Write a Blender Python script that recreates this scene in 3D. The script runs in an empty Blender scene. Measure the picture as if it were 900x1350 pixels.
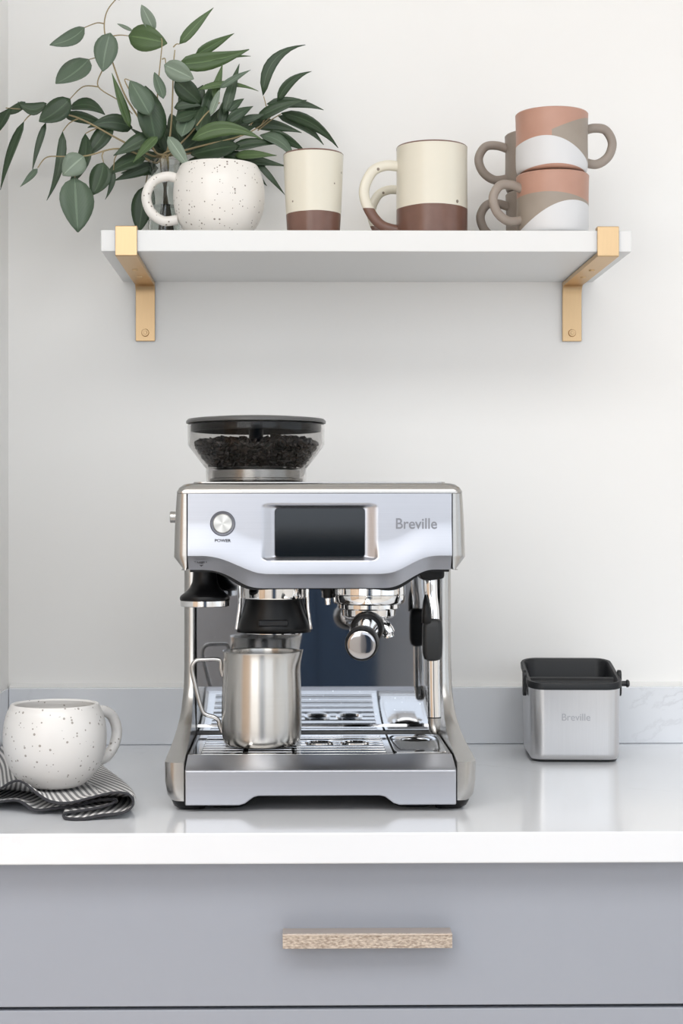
import bpy, bmesh, math, random
from mathutils import Vector, Matrix
from math import sin, cos, pi, radians as R

SC = bpy.context.scene
COL = SC.collection

# ------------------------------------------------------------------ camera
YAW = R(0.8); ROLL = -0.001; FPX = 2190.0
CAM = Vector((0.0, -2.22, 0.304))
PPX, PPY = 385 + FPX * math.tan(YAW), 679.0
cd = bpy.data.cameras.new('camera'); cam = bpy.data.objects.new('camera', cd); COL.objects.link(cam)
cd.sensor_fit = 'VERTICAL'; cd.sensor_height = 36.0; cd.lens = FPX / 1350 * 36.0
cd.shift_x = (450 - PPX) / 1350; cd.shift_y = (PPY - 675) / 1350
cd.clip_start = 0.05
cam.matrix_world = Matrix.Translation(CAM) @ (Matrix.Rotation(-YAW, 4, 'Z') @ Matrix.Rotation(pi/2, 4, 'X') @ Matrix.Rotation(ROLL, 4, 'Z'))
SC.camera = cam

# ------------------------------------------------------------------ world, exposure, window light
w = bpy.data.worlds.new('world'); SC.world = w; w.use_nodes = True
bg = w.node_tree.nodes['Background']
bg.inputs[0].default_value = (0.86, 0.93, 1.0, 1); bg.inputs[1].default_value = 1.0
SC.view_settings.view_transform = 'Standard'; SC.view_settings.look = 'None'
SC.view_settings.gamma = 1.0; SC.view_settings.use_curve_mapping = False
SC.view_settings.exposure = 0.15
SC.cycles.max_bounces = 10; SC.cycles.diffuse_bounces = 7; SC.cycles.glossy_bounces = 6
SC.cycles.transmission_bounces = 10; SC.cycles.transparent_max_bounces = 12
SC.cycles.caustics_reflective = False; SC.cycles.caustics_refractive = False
SC.cycles.sample_clamp_indirect = 6.0
SC.cycles.use_denoising = True

def area(name, loc, target, sx, sy, power, color):
    l = bpy.data.lights.new(name, 'AREA'); l.shape = 'RECTANGLE'; l.size = sx; l.size_y = sy
    l.energy = power; l.color = color
    o = bpy.data.objects.new(name, l); COL.objects.link(o); o.location = loc
    o.rotation_euler = (Vector(target) - Vector(loc)).to_track_quat('-Z', 'Y').to_euler()
    return o
# daylight through the window band behind the photographer, the one on the left of it and the one in the right-hand wall
WIN_Y = -3.3
RX0, RX1 = -1.9, 2.2
def win_light(a0, a1, z0, z1, plane, L_, color):
    wd, ht = a1 - a0, z1 - z0; power = L_ * pi * wd * ht; cz = (z0 + z1) / 2; cc = (a0 + a1) / 2
    if plane == 'y': area('window_daylight', (cc, WIN_Y - .07, cz), (cc, 0, cz), wd, ht, power, color)
    else: area('window_daylight', (RX1 + .07, cc, cz), (0, cc, cz), wd, ht, power, color)
WINS = [('window_1', .52, 2.1, .02, 1.60, 'y', 2, 2, .85, (.88, .93, 1.0)), ('window_2', -1.8, -.38, .02, 1.60, 'y', 2, 2, 2.0, (1.0, .975, .94)),
        ('window_3', -2.9, -.65, .02, 1.60, 'x', 3, 2, .25, (.90, .95, 1.0)), ('window_4', -.31, .45, .22, 1.60, 'y', 1, 2, .85, (.80, .87, 1.0))]
ADDED_SKY = (-1.5, .9, -2.7, -1.6)      # unseen skylight added in the ceiling for down-light, over the kitchen floor
area('added_skylight_fill', ((ADDED_SKY[0] + ADDED_SKY[1]) / 2, (ADDED_SKY[2] + ADDED_SKY[3]) / 2, 1.72), ((ADDED_SKY[0] + ADDED_SKY[1]) / 2, (ADDED_SKY[2] + ADDED_SKY[3]) / 2, 0), ADDED_SKY[1] - ADDED_SKY[0], ADDED_SKY[3] - ADDED_SKY[2], 4.2 * pi * (ADDED_SKY[1] - ADDED_SKY[0]) * (ADDED_SKY[3] - ADDED_SKY[2]), (1.0, .985, .96))
for n_, a0, a1, z0, z1, pl, nx_, nz_, L_, c_ in WINS: win_light(a0, a1, z0, z1, pl, L_, c_)

# ------------------------------------------------------------------ materials
MATS = {}
def mat(name, col=(.8, .8, .8), rough=.5, metal=0.0, **kw):
    if name in MATS: return MATS[name]
    m = bpy.data.materials.new(name); m.use_nodes = True
    b = m.node_tree.nodes['Principled BSDF']
    b.inputs['Base Color'].default_value = (*col, 1)
    b.inputs['Roughness'].default_value = rough; b.inputs['Metallic'].default_value = metal
    for k, v in kw.items():
        b.inputs[k.replace('_', ' ')].default_value = v
    MATS[name] = m
    return m
def nodes(m):
    return m.node_tree.nodes, m.node_tree.links, m.node_tree.nodes['Principled BSDF']
def coords(m, scale=(1, 1, 1), which='Object', loc=(0, 0, 0)):
    N, L, b = nodes(m)
    t = N.new('ShaderNodeTexCoord'); mp = N.new('ShaderNodeMapping')
    mp.inputs['Scale'].default_value = scale; mp.inputs['Location'].default_value = loc
    L.new(t.outputs[which], mp.inputs[0]); return mp.outputs[0]
def noise(m, vec, scale, detail=2, rough=.5, dist=0):
    N, L, b = nodes(m); n = N.new('ShaderNodeTexNoise')
    n.inputs['Scale'].default_value = scale; n.inputs['Detail'].default_value = detail
    n.inputs['Roughness'].default_value = rough; n.inputs['Distortion'].default_value = dist
    L.new(vec, n.inputs['Vector']); return n.outputs[0]
def math_(m, op, a, b_=None, c=None, clamp=False):
    N, L, b = nodes(m); n = N.new('ShaderNodeMath'); n.operation = op; n.use_clamp = clamp
    for i, v in enumerate((a, b_, c)):
        if v is None: continue
        if isinstance(v, (int, float)): n.inputs[i].default_value = v
        else: L.new(v, n.inputs[i])
    return n.outputs[0]
def ramp(m, fac, stops):
    N, L, b = nodes(m); n = N.new('ShaderNodeValToRGB'); cr = n.color_ramp
    while len(cr.elements) < len(stops): cr.elements.new(.5)
    for e, (p, c) in zip(cr.elements, stops):
        e.position = p; e.color = (*c, 1) if len(c) == 3 else c
    L.new(fac, n.inputs[0]); return n.outputs[0]
def mix(m, fac, a, b_):
    N, L, b = nodes(m); n = N.new('ShaderNodeMix'); n.data_type = 'RGBA'
    for idx, v in ((0, fac), (6, a), (7, b_)):
        if isinstance(v, (int, float)): n.inputs[idx].default_value = v
        elif isinstance(v, tuple): n.inputs[idx].default_value = (*v, 1)
        else: L.new(v, n.inputs[idx])
    return n.outputs[2]
def bump(m, h, strength=.2, dist=.001):
    N, L, b = nodes(m); n = N.new('ShaderNodeBump')
    n.inputs['Strength'].default_value = strength; n.inputs['Distance'].default_value = dist
    L.new(h, n.inputs['Height']); L.new(n.outputs[0], b.inputs['Normal'])
def setc(m, sock, name='Base Color'):
    N, L, b = nodes(m); L.new(sock, b.inputs[name])
def sepz(m, vec):
    N, L, b = nodes(m); n = N.new('ShaderNodeSeparateXYZ'); L.new(vec, n.inputs[0]); return n.outputs

# painted wall
M_wall = mat('wall_paint', (.87, .86, .84), .6)
v = coords(M_wall); bump(M_wall, noise(M_wall, v, 260, 3), .06, .0006)
setc(M_wall, ramp(M_wall, noise(M_wall, v, 2.0, 2), [(.3, (.865, .852, .832)), (.7, (.88, .868, .85))]))
M_ceil = mat('ceiling_paint', (.88, .875, .86), .7)
M_tanwall = mat('oak_panelling', (.55, .40, .28), .55)
v = coords(M_tanwall, (6, 6, .6)); setc(M_tanwall, ramp(M_tanwall, noise(M_tanwall, v, 3, 4), [(.3, (.50, .36, .25)), (.7, (.66, .50, .37))]))
M_floor = mat('pale_floor', (.42, .30, .20), .4)
v = coords(M_floor, (8, .8, 1)); setc(M_floor, ramp(M_floor, noise(M_floor, v, 3, 4), [(.3, (.76, .73, .69)), (.7, (.83, .80, .76))]))
M_navy = mat('navy_paint', (.02, .045, .09), .45)
v = coords(M_navy); bump(M_navy, noise(M_navy, v, 100, 2), .03)
M_trim = mat('white_trim', (.8, .8, .79), .4); v = coords(M_trim); bump(M_trim, noise(M_trim, v, 90, 2), .02)

# quartz
M_quartz = mat('white_quartz', (.8, .8, .8), .13)
v = coords(M_quartz)
n1 = noise(M_quartz, v, 1.35, 8, .58, .9); a1 = math_(M_quartz, 'ABSOLUTE', math_(M_quartz, 'SUBTRACT', n1, .5))
vein = math_(M_quartz, 'SUBTRACT', 1.0, math_(M_quartz, 'DIVIDE', a1, .006, clamp=True), clamp=True)
msk = ramp(M_quartz, noise(M_quartz, coords(M_quartz, (1, 1, 1), 'Object', (3.1, 1.2, .4)), 3.2, 2), [(.47, (0, 0, 0)), (.66, (1, 1, 1))])
n2 = noise(M_quartz, v, 4, 5, .6, .4)
base = mix(M_quartz, n2, (.73, .75, .785), (.78, .795, .825))
setc(M_quartz, mix(M_quartz, math_(M_quartz, 'MULTIPLY', math_(M_quartz, 'MULTIPLY', vein, msk), .38), base, (.42, .42, .44)))

# shelf, cabinet
M_shelf = mat('white_shelf_paint', (.73, .73, .725), .45); v = coords(M_shelf); bump(M_shelf, noise(M_shelf, v, 120, 2), .02)
M_cab = mat('grey_cabinet_paint', (.44, .445, .50), .38); v = coords(M_cab); bump(M_cab, noise(M_cab, v, 180, 2), .02)
setc(M_cab, ramp(M_cab, noise(M_cab, v, 1.5, 1), [(.3, (.315, .335, .385)), (.7, (.33, .35, .40))]))
M_carc = mat('cabinet_carcass', (.05, .055, .065), .7); v = coords(M_carc); bump(M_carc, noise(M_carc, v, 180, 2), .02)

def brushed(name, col, rough, stretch, amt=.03, bumps=.006, radial=False, aniso=.75):
    m = mat(name, col, rough, 1.0)
    v = coords(m, stretch)
    n = noise(m, v, 1.0, 3, .6)
    N, L, b = nodes(m)
    setc(m, mix(m, n, tuple(c * .95 for c in col), tuple(min(1, c * 1.05) for c in col)))
    if bumps: bump(m, n, bumps, .0004)
    if radial:
        tg = N.new('ShaderNodeTangent'); tg.direction_type = 'RADIAL'; tg.axis = 'Z'
        L.new(tg.outputs[0], b.inputs['Tangent']); b.inputs['Anisotropic'].default_value = aniso
        b.inputs['Anisotropic Rotation'].default_value = .25
    return m
M_steel = brushed('brushed_steel', (.46, .45, .435), .27, (6, 6, 900), amt=.012, bumps=0)
M_steelface = brushed('brushed_steel_face', (.50, .51, .55), .36, (5, 5, 900), amt=.015, bumps=0)
M_steelv = brushed('brushed_steel_round', (.60, .585, .56), .27, (14, 14, 700), amt=.01, bumps=0, radial=True)
M_steelv2 = mat('satin_wire', (.52, .51, .50), .22, 1.0); v = coords(M_steelv2); setc(M_steelv2, mix(M_steelv2, noise(M_steelv2, v, 60, 2), (.49, .48, .47), (.55, .54, .53)))
M_steelbin = brushed('brushed_steel_bin', (.62, .615, .62), .30, (900, 900, 6), amt=.012, bumps=0)
M_chrome = mat('chrome', (.86, .86, .86), .06, 1.0); v = coords(M_chrome); bump(M_chrome, noise(M_chrome, v, 30, 2), .02, .0004)
M_mirror = mat('polished_steel', (.50, .51, .53), .05, 1.0)
v = coords(M_mirror); setc(M_mirror, ramp(M_mirror, noise(M_mirror, v, 420, 1), [(.0, (.46, .47, .49)), (.72, (.46, .47, .49)), (.80, (.75, .76, .78))]))
M_black = mat('black_plastic', (.004, .004, .0045), .33, 0, Specular_IOR_Level=.28); v = coords(M_black); bump(M_black, noise(M_black, v, 500, 2), .05, .0003)
M_rubber = mat('black_rubber', (.010, .011, .012), .45); v = coords(M_rubber); bump(M_rubber, noise(M_rubber, v, 600, 2), .1, .0003)
M_dkgrey = mat('dark_grey_plastic', (.009, .010, .012), .45, 0, Specular_IOR_Level=.35); v = coords(M_dkgrey); bump(M_dkgrey, noise(M_dkgrey, v, 500, 2), .05, .0003)
M_lid = mat('hopper_lid_plastic', (.085, .085, .085), .3); v = coords(M_lid); bump(M_lid, noise(M_lid, v, 500, 2), .03, .0003)
M_screen = mat('screen_glass', (.006, .008, .010), .06, 0); v = coords(M_screen); bump(M_screen, noise(M_screen, v, 20, 1), .01, .0003)
M_ink = mat('print_ink', (.03, .03, .035), .5); v = coords(M_ink); bump(M_ink, noise(M_ink, v, 500, 2), .02, .0003)
M_logo = mat('logo_steel', (.26, .26, .28), .4, 1.0); v = coords(M_logo); bump(M_logo, noise(M_logo, v, 500, 2), .02, .0003)
def brass(name, c):
    m = brushed(name, c, .42, (900, 30, 30), .02, bumps=0); return m
M_brass = brass('satin_brass', (.62, .44, .255))
M_smoke = mat('smoked_clear_plastic', (.74, .73, .72), .03, 0, Transmission_Weight=1.0, IOR=1.25); v = coords(M_smoke); bump(M_smoke, noise(M_smoke, v, 12, 1), .02, .0003)
M_glass = mat('clear_glass', (.93, .96, .94), .02, 0, Transmission_Weight=1.0, IOR=1.45); v = coords(M_glass); bump(M_glass, noise(M_glass, v, 20, 1), .05, .0005)
M_water = mat('vase_water', (.93, .96, .93), .0, 0, Transmission_Weight=1.0, IOR=1.33); v = coords(M_water); bump(M_water, noise(M_water, v, 20, 1), .02, .0003)
M_bean = mat('roasted_bean', (.03, .014, .008), .35); v = coords(M_bean); setc(M_bean, ramp(M_bean, noise(M_bean, v, 90, 2), [(.3, (.02, .009, .005)), (.7, (.05, .024, .013))]))

# ceramics
def speckled(name, col, spk=(.12, .08, .055), scale=170, dens=.09, rough=.28, warm=None):
    m = mat(name, col, rough)
    v = coords(m)
    N, L, b = nodes(m)
    vo = N.new('ShaderNodeTexVoronoi'); vo.inputs['Scale'].default_value = scale; L.new(v, vo.inputs['Vector'])
    rnd = sepz(m, vo.outputs['Color'])[0]
    size = math_(m, 'MULTIPLY', math_(m, 'LESS_THAN', rnd, dens), math_(m, 'MULTIPLY_ADD', rnd, .34 / dens, .08))
    dot = math_(m, 'LESS_THAN', vo.outputs['Distance'], size)
    n = noise(m, v, 22, 3)
    base = mix(m, n, tuple(c * .94 for c in col), col)
    c = mix(m, math_(m, 'MULTIPLY', dot, .8), base, spk)
    bump(m, noise(m, v, 60, 2), .08, .001)
    return m, c, v
M_spk, c, v = speckled('speckled_glaze', (.80, .765, .72), scale=330, dens=.20); setc(M_spk, c)
M_spkw, c, v = speckled('speckled_white_glaze', (.74, .72, .70), (.25, .22, .19), scale=280, dens=.22); setc(M_spkw, c)
def banded(name, zb, rim_z):
    m, c, v = speckled(name, (.72, .68, .575), (.10, .06, .04), scale=120, dens=.045)
    X = sepz(m, v)
    wob = math_(m, 'MULTIPLY_ADD', noise(m, v, 14, 2), .004, zb - .002)
    low = math_(m, 'LESS_THAN', X[2], wob)
    top = math_(m, 'GREATER_THAN', X[2], rim_z)
    f = math_(m, 'MAXIMUM', low, top)
    brn = mix(m, noise(m, v, 60, 3), (.125, .06, .042), (.19, .10, .075))
    setc(m, mix(m, f, c, brn)); return m
M_tumb = banded('cream_brown_tumbler_glaze', .0275, .0993)
M_mugcb = banded('cream_brown_mug_glaze', .034, .1085)
def waves(name, upper):
    m = mat(name, (.5, .25, .18), .42)
    v = coords(m); X = sepz(m, v)
    terra = mix(m, noise(m, v, 30, 3), (.40, .215, .155), (.50, .285, .215))
    taupe = mix(m, noise(m, v, 30, 3), (.27, .225, .185), (.35, .30, .25))
    white = mix(m, noise(m, v, 20, 2), (.62, .62, .63), (.68, .68, .69))
    x = math_(m, 'DIVIDE', X[0], .0435)
    def quad(a, b1, c1):   # a + b1 x + c1 x^2
        return math_(m, 'ADD', math_(m, 'MULTIPLY_ADD', x, b1, a), math_(m, 'MULTIPLY', math_(m, 'MULTIPLY', x, x), c1))
    if upper:
        t = math_(m, 'MULTIPLY', math_(m, 'LESS_THAN', X[2], quad(.0490, .018, .0)), math_(m, 'GREATER_THAN', x, -.15))
        c1 = mix(m, t, terra, taupe)
        c2 = mix(m, math_(m, 'LESS_THAN', X[2], quad(.0375, -.0115, -.0155)), c1, white)
        c2 = mix(m, math_(m, 'LESS_THAN', X[2], quad(.0060, .0, -.006)), c2, terra)
    else:
        c1 = mix(m, math_(m, 'LESS_THAN', X[2], quad(.047, -.004, -.005)), terra, taupe)
        c2 = mix(m, math_(m, 'LESS_THAN', X[2], quad(.034, .016, -.015)), c1, white)
    # handles (outside the body radius) and the foot are bare taupe clay
    rr = math_(m, 'SQRT', math_(m, 'ADD', math_(m, 'POWER', X[0], 2), math_(m, 'POWER', X[1], 2)))
    bare = math_(m, 'GREATER_THAN', rr, .0455)
    setc(m, mix(m, bare, c2, taupe)); bump(m, noise(m, v, 80, 2), .08, .0008); return m
M_wu = waves('wave_glaze_upper', True); M_wl = waves('wave_glaze_lower', False)
M_taupe = mat('taupe_stoneware', (.30, .25, .21), .5); v = coords(M_taupe); setc(M_taupe, mix(M_taupe, noise(M_taupe, v, 30, 3), (.25, .205, .17), (.34, .29, .25)))
M_cream = mat('cream_glaze_interior', (.70, .66, .57), .35); v = coords(M_cream); bump(M_cream, noise(M_cream, v, 60, 2), .03, .0005)

# leaves
def leafmat(name, a, b_):
    m = mat(name, a, .42)
    v = coords(m); N, L, b = nodes(m)
    uvn = N.new('ShaderNodeUVMap'); sp = N.new('ShaderNodeSeparateXYZ'); L.new(uvn.outputs[0], sp.inputs[0])
    rib = math_(m, 'LESS_THAN', math_(m, 'ABSOLUTE', math_(m, 'SUBTRACT', sp.outputs[0], .5)), .035)
    blade = mix(m, noise(m, v, 25, 2), a, b_)
    setc(m, mix(m, math_(m, 'MULTIPLY', rib, .4), blade, tuple(min(1, c * 2.0 + .03) for c in b_)))
    veins = math_(m, 'SINE', math_(m, 'MULTIPLY', math_(m, 'ADD', sp.outputs[1], math_(m, 'ABSOLUTE', math_(m, 'SUBTRACT', sp.outputs[0], .5))), 70))
    bump(m, veins, .10, .0004)
    return m
LEAF = {'d': leafmat('leaf_dark', (.020, .042, .018), (.038, .070, .030)),
        'g': leafmat('leaf_green', (.055, .100, .032), (.085, .140, .048)),
        'p': leafmat('leaf_pale', (.17, .225, .165), (.23, .28, .215)),
        's': leafmat('leaf_sage', (.080, .122, .078), (.115, .160, .108))}
M_stem = mat('stem_bark', (.32, .24, .12), .55); v = coords(M_stem); setc(M_stem, mix(M_stem, noise(M_stem, v, 40, 2), (.22, .17, .09), (.42, .33, .17)))

# towel stripes, run by the cloth's own UVs
M_towel = mat('striped_linen', (.5, .5, .5), .9)
N, L, b = nodes(M_towel)
uv = N.new('ShaderNodeUVMap'); sx = N.new('ShaderNodeSeparateXYZ'); L.new(uv.outputs[0], sx.inputs[0])
wv = math_(M_towel, 'SINE', math_(M_towel, 'MULTIPLY', math_(M_towel, 'ADD', sx.outputs[0], math_(M_towel, 'MULTIPLY', sx.outputs[1], .25)), 2 * pi / .0078))
nn = noise(M_towel, coords(M_towel), 420, 2)
fac = math_(M_towel, 'MULTIPLY_ADD', wv, 1.2, math_(M_towel, 'MULTIPLY_ADD', nn, .9, .05), clamp=True)
c = mix(M_towel, fac, (.20, .20, .205), (.74, .73, .72))
hem = math_(M_towel, 'LESS_THAN', sx.outputs[1], .006)
setc(M_towel, mix(M_towel, hem, c, (.035, .035, .04)))
bump(M_towel, nn, .5, .0008)

# knurled handle
M_knurl = mat('ribbed_champagne_metal', (.62, .50, .41), .34, .85)
v = coords(M_knurl, (1, 1, 2.4)); nk = noise(M_knurl, v, 260, 3, .6); bump(M_knurl, nk, .5, .001)
setc(M_knurl, ramp(M_knurl, nk, [(.35, (.40, .31, .25)), (.65, (.78, .68, .58))]))
M_champ = mat('champagne_metal', (.80, .68, .58), .3, .9); v = coords(M_champ); bump(M_champ, noise(M_champ, v, 200, 2), .03, .0003)

# ------------------------------------------------------------------ helpers
def obj(name, bm, m, parent=None, smooth=True, bevel=0, seg=2, angle=35, sub=0, solid=0, loc=None):
    bmesh.ops.recalc_face_normals(bm, faces=bm.faces[:])
    me = bpy.data.meshes.new(name); bm.to_mesh(me); bm.free()
    ms = m if isinstance(m, (list, tuple)) else [m]
    for x in ms: me.materials.append(x)
    o = bpy.data.objects.new(name, me); COL.objects.link(o)
    if parent: o.parent = parent
    if loc: o.location = loc
    if smooth:
        for p in me.polygons: p.use_smooth = True
    if solid:
        s = o.modifiers.new('thick', 'SOLIDIFY'); s.thickness = solid; s.offset = 0
    if bevel:
        bv = o.modifiers.new('bevel', 'BEVEL'); bv.width = bevel; bv.segments = seg; bv.limit_method = 'ANGLE'; bv.angle_limit = R(angle)
        bv.harden_normals = True
    if sub:
        s = o.modifiers.new('sub', 'SUBSURF'); s.levels = sub; s.render_levels = sub
    if smooth and not bevel:
        try: me.set_sharp_from_angle(angle=R(40))
        except Exception: pass
    return o
def tag(o, label=None, cat=None, group=None, kind=None):
    if label: o['label'] = label
    if cat: o['category'] = cat
    if group: o['group'] = group
    if kind: o['kind'] = kind
    return o
def thing(name, loc, label, cat, group=None, rz=0):
    o = bpy.data.objects.new(name, None); COL.objects.link(o); o.location = loc; o.rotation_euler = (0, 0, rz)
    o.empty_display_size = .02
    return tag(o, label, cat, group)
def struct(name, bm, m, **kw):
    o = obj(name, bm, m, **kw); o['kind'] = 'structure'; return o
def copy_tree(o, parent=None):
    c = o.copy(); COL.objects.link(c); c.parent = parent
    for ch in list(o.children): copy_tree(ch, c)
    return c
def box(bm, x0, x1, y0, y1, z0, z1):
    vs = [bm.verts.new(p) for p in ((x0, y0, z0), (x1, y0, z0), (x1, y1, z0), (x0, y1, z0), (x0, y0, z1), (x1, y0, z1), (x1, y1, z1), (x0, y1, z1))]
    for f in ((0, 1, 2, 3), (4, 5, 6, 7), (0, 1, 5, 4), (1, 2, 6, 5), (2, 3, 7, 6), (3, 0, 4, 7)):
        bm.faces.new([vs[i] for i in f])
    return vs
def B(): return bmesh.new()
def bx(*a):
    bm = B(); box(bm, *a); return bm
def lathe(bm, prof, seg=64, c=(0, 0, 0), axis='z', mi=0):
    """prof: (r, h) list; r==0 closes with a pole"""
    rings = []
    def pt(r, h, a):
        if axis == 'z': return (c[0] + r * cos(a), c[1] + r * sin(a), c[2] + h)
        if axis == 'y': return (c[0] + r * cos(a), c[1] + h, c[2] + r * sin(a))
        return (c[0] + h, c[1] + r * cos(a), c[2] + r * sin(a))
    for r, h in prof:
        if r <= 1e-7: rings.append([bm.verts.new(pt(0, h, 0))])
        else: rings.append([bm.verts.new(pt(r, h, 2 * pi * k / seg)) for k in range(seg)])
    for A, Bq in zip(rings, rings[1:]):
        for k in range(seg):
            k2 = (k + 1) % seg
            if len(A) == 1 and len(Bq) == 1: continue
            if len(A) == 1: f = bm.faces.new((A[0], Bq[k], Bq[k2]))
            elif len(Bq) == 1: f = bm.faces.new((A[k], A[k2], Bq[0]))
            else: f = bm.faces.new((A[k], A[k2], Bq[k2], Bq[k]))
            f.material_index = mi
    return rings
def catmull(pts, n=8):
    P = [Vector(p) for p in pts]; out = []
    for i in range(len(P) - 1):
        p0 = P[max(i - 1, 0)]; p1 = P[i]; p2 = P[i + 1]; p3 = P[min(i + 2, len(P) - 1)]
        for k in range(n):
            t = k / n
            out.append(.5 * ((2 * p1) + (-p0 + p2) * t + (2 * p0 - 5 * p1 + 4 * p2 - p3) * t * t + (-p0 + 3 * p1 - 3 * p2 + p3) * t ** 3))
    out.append(P[-1]); return out
def tube(bm, pts, r, seg=12, flat=1.0, cap=True, up=None):
    """r: number or list; flat scales the section along 'up' direction"""
    P = [Vector(p) for p in pts]; n = len(P)
    rs = r if isinstance(r, (list, tuple)) else [r] * n
    if len(rs) != n:
        rs = [rs[0] + (rs[-1] - rs[0]) * i / (n - 1) for i in range(n)] if len(rs) == 2 else [rs[min(len(rs)-1, int(i / (n - 1) * (len(rs) - 1) + .5))] for i in range(n)]
    rings = []; ref = Vector(up) if up else None
    T0 = (P[1] - P[0]).normalized()
    nrm = ref if ref else (Vector((0, 0, 1)) if abs(T0.z) < .9 else Vector((1, 0, 0)))
    for i in range(n):
        T = ((P[min(i + 1, n - 1)] - P[max(i - 1, 0)])).normalized()
        nrm = (nrm - T * nrm.dot(T)).normalized(); bi = T.cross(nrm)
        rings.append([bm.verts.new(P[i] + (nrm * cos(2 * pi * k / seg) * flat + bi * sin(2 * pi * k / seg)) * rs[i]) for k in range(seg)])
    for A, Bq in zip(rings, rings[1:]):
        for k in range(seg): bm.faces.new((A[k], A[(k + 1) % seg], Bq[(k + 1) % seg], Bq[k]))
    if cap: bm.faces.new(rings[0]); bm.faces.new(rings[-1])
    return rings
def prism(bm, poly, a0, a1, axis='y'):
    """poly in the plane across axis: y -> (x,z); x -> (y,z); z -> (x,y)"""
    def pt(p, a):
        return {'y': (p[0], a, p[1]), 'x': (a, p[0], p[1]), 'z': (p[0], p[1], a)}[axis]
    A = [bm.verts.new(pt(p, a0)) for p in poly]; C = [bm.verts.new(pt(p, a1)) for p in poly]
    bm.faces.new(A); bm.faces.new(C)
    for k in range(len(poly)):
        k2 = (k + 1) % len(poly); bm.faces.new((A[k], A[k2], C[k2], C[k]))
def loft(bm, rings, cap=True):
    V = [[bm.verts.new(p) for p in r] for r in rings]
    for A, C in zip(V, V[1:]):
        n = len(A)
        for k in range(n): bm.faces.new((A[k], A[(k + 1) % n], C[(k + 1) % n], C[k]))
    if cap: bm.faces.new(V[0]); bm.faces.new(V[-1])
    return V
def rrect(x0, x1, y0, y1, r, n=6):
    r = min(r, (x1 - x0) / 2 - 1e-5, (y1 - y0) / 2 - 1e-5); out = []
    for cx_, cy_, a in ((x1 - r, y1 - r, 0), (x0 + r, y1 - r, 90), (x0 + r, y0 + r, 180), (x1 - r, y0 + r, 270)):
        for k in range(n + 1):
            t = R(a + 90 * k / n); out.append((cx_ + r * cos(t), cy_ + r * sin(t)))
    return out
def smooth(t): t = max(0., min(1., t)); return t * t * (3 - 2 * t)
def interp(x, pts):
    if x <= pts[0][0]: return pts[0][1]
    for (a, va), (b_, vb) in zip(pts, pts[1:]):
        if x <= b_: return va + (vb - va) * (x - a) / (b_ - a)
    return pts[-1][1]
def text(name, s, size, m, parent, loc, rot, extrude=.0003, bold=0.0, sx=1.0):
    cu = bpy.data.curves.new(name, 'FONT'); cu.body = s; cu.size = size; cu.extrude = extrude; cu.offset = bold
    cu.align_x = 'CENTER'; cu.align_y = 'CENTER'
    t = bpy.data.objects.new(name + '_tmp', cu); COL.objects.link(t)
    bpy.context.view_layer.update()
    me = bpy.data.meshes.new_from_object(t.evaluated_get(bpy.context.evaluated_depsgraph_get()))
    bpy.data.objects.remove(t)
    o = bpy.data.objects.new(name, me); me.materials.clear(); me.materials.append(m); COL.objects.link(o)
    o.parent = parent; o.location = loc; o.rotation_euler = rot; o.scale = (sx, 1, 1)
    return o
def at(px, py, y):
    """world point whose depth plane is y and which the photograph shows at px, py"""
    u = (px - PPX) / FPX; v_ = -(py - PPY) / FPX
    d = Vector((sin(YAW) + cos(YAW) * u, cos(YAW) - sin(YAW) * u, v_))
    return CAM + d * ((y - CAM.y) / d.y)

# ------------------------------------------------------------------ room
ZF, ZC = -.91, 1.65
LWX = -.378
struct('wall_back', bx(RX0 - .1, RX1 + .1, 0, .12, ZF, ZC), M_wall, smooth=False)
struct('wall_left', bx(LWX - .10, LWX, -.645, 0, ZF, ZC), M_wall, smooth=False)
struct('wall_far_left', bx(RX0 - .1, RX0, WIN_Y, 0, ZF, ZC), M_tanwall, smooth=False)
struct('floor', bx(RX0 - .1, RX1 + .1, WIN_Y - .1, .12, ZF - .05, ZF), M_floor, smooth=False)
bm = B()
for q_ in ((RX0 - .1, ADDED_SKY[0], WIN_Y - .1, .12), (ADDED_SKY[1], RX1 + .1, WIN_Y - .1, .12), (ADDED_SKY[0], ADDED_SKY[1], WIN_Y - .1, ADDED_SKY[2]), (ADDED_SKY[0], ADDED_SKY[1], ADDED_SKY[3], .12)): box(bm, *q_, ZC, ZC + .05)
struct('ceiling', bm, M_ceil, smooth=False)
bm = B()
for k in range(4): xx = ADDED_SKY[0] + (ADDED_SKY[1] - ADDED_SKY[0]) * k / 3; box(bm, xx - .02, xx + .02, ADDED_SKY[2], ADDED_SKY[3], ZC + .0, ZC + .04)
struct('added_skylight_bars', bm, M_trim, smooth=False)  # bars of the added skylight, around its fill light
# wall behind the photographer with two window openings
def wall_with_holes(name, holes, a0, a1, plane):
    bm = B(); xs = sorted(set([a0, a1] + [h[0] for h in holes] + [h[1] for h in holes]))
    for xa, xb in zip(xs, xs[1:]):
        hz = [h for h in holes if h[0] <= xa + 1e-6 and h[1] >= xb - 1e-6]
        spans = [(ZF, ZC)] if not hz else [(ZF, hz[0][2]), (hz[0][3], ZC)]
        for s0, s1 in spans:
            if plane == 'y': box(bm, xa, xb, WIN_Y - .1, WIN_Y, s0, s1)
            else: box(bm, RX1, RX1 + .1, xa, xb, s0, s1)
    return struct(name, bm, M_wall, smooth=False)
wall_with_holes('wall_front', [(w_[1], w_[2], w_[3], w_[4]) for w_ in WINS if w_[5] == 'y'], RX0, RX1, 'y')
wall_with_holes('wall_right', [(w_[1], w_[2], w_[3], w_[4]) for w_ in WINS if w_[5] == 'x'], WIN_Y, 0, 'x')
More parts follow.
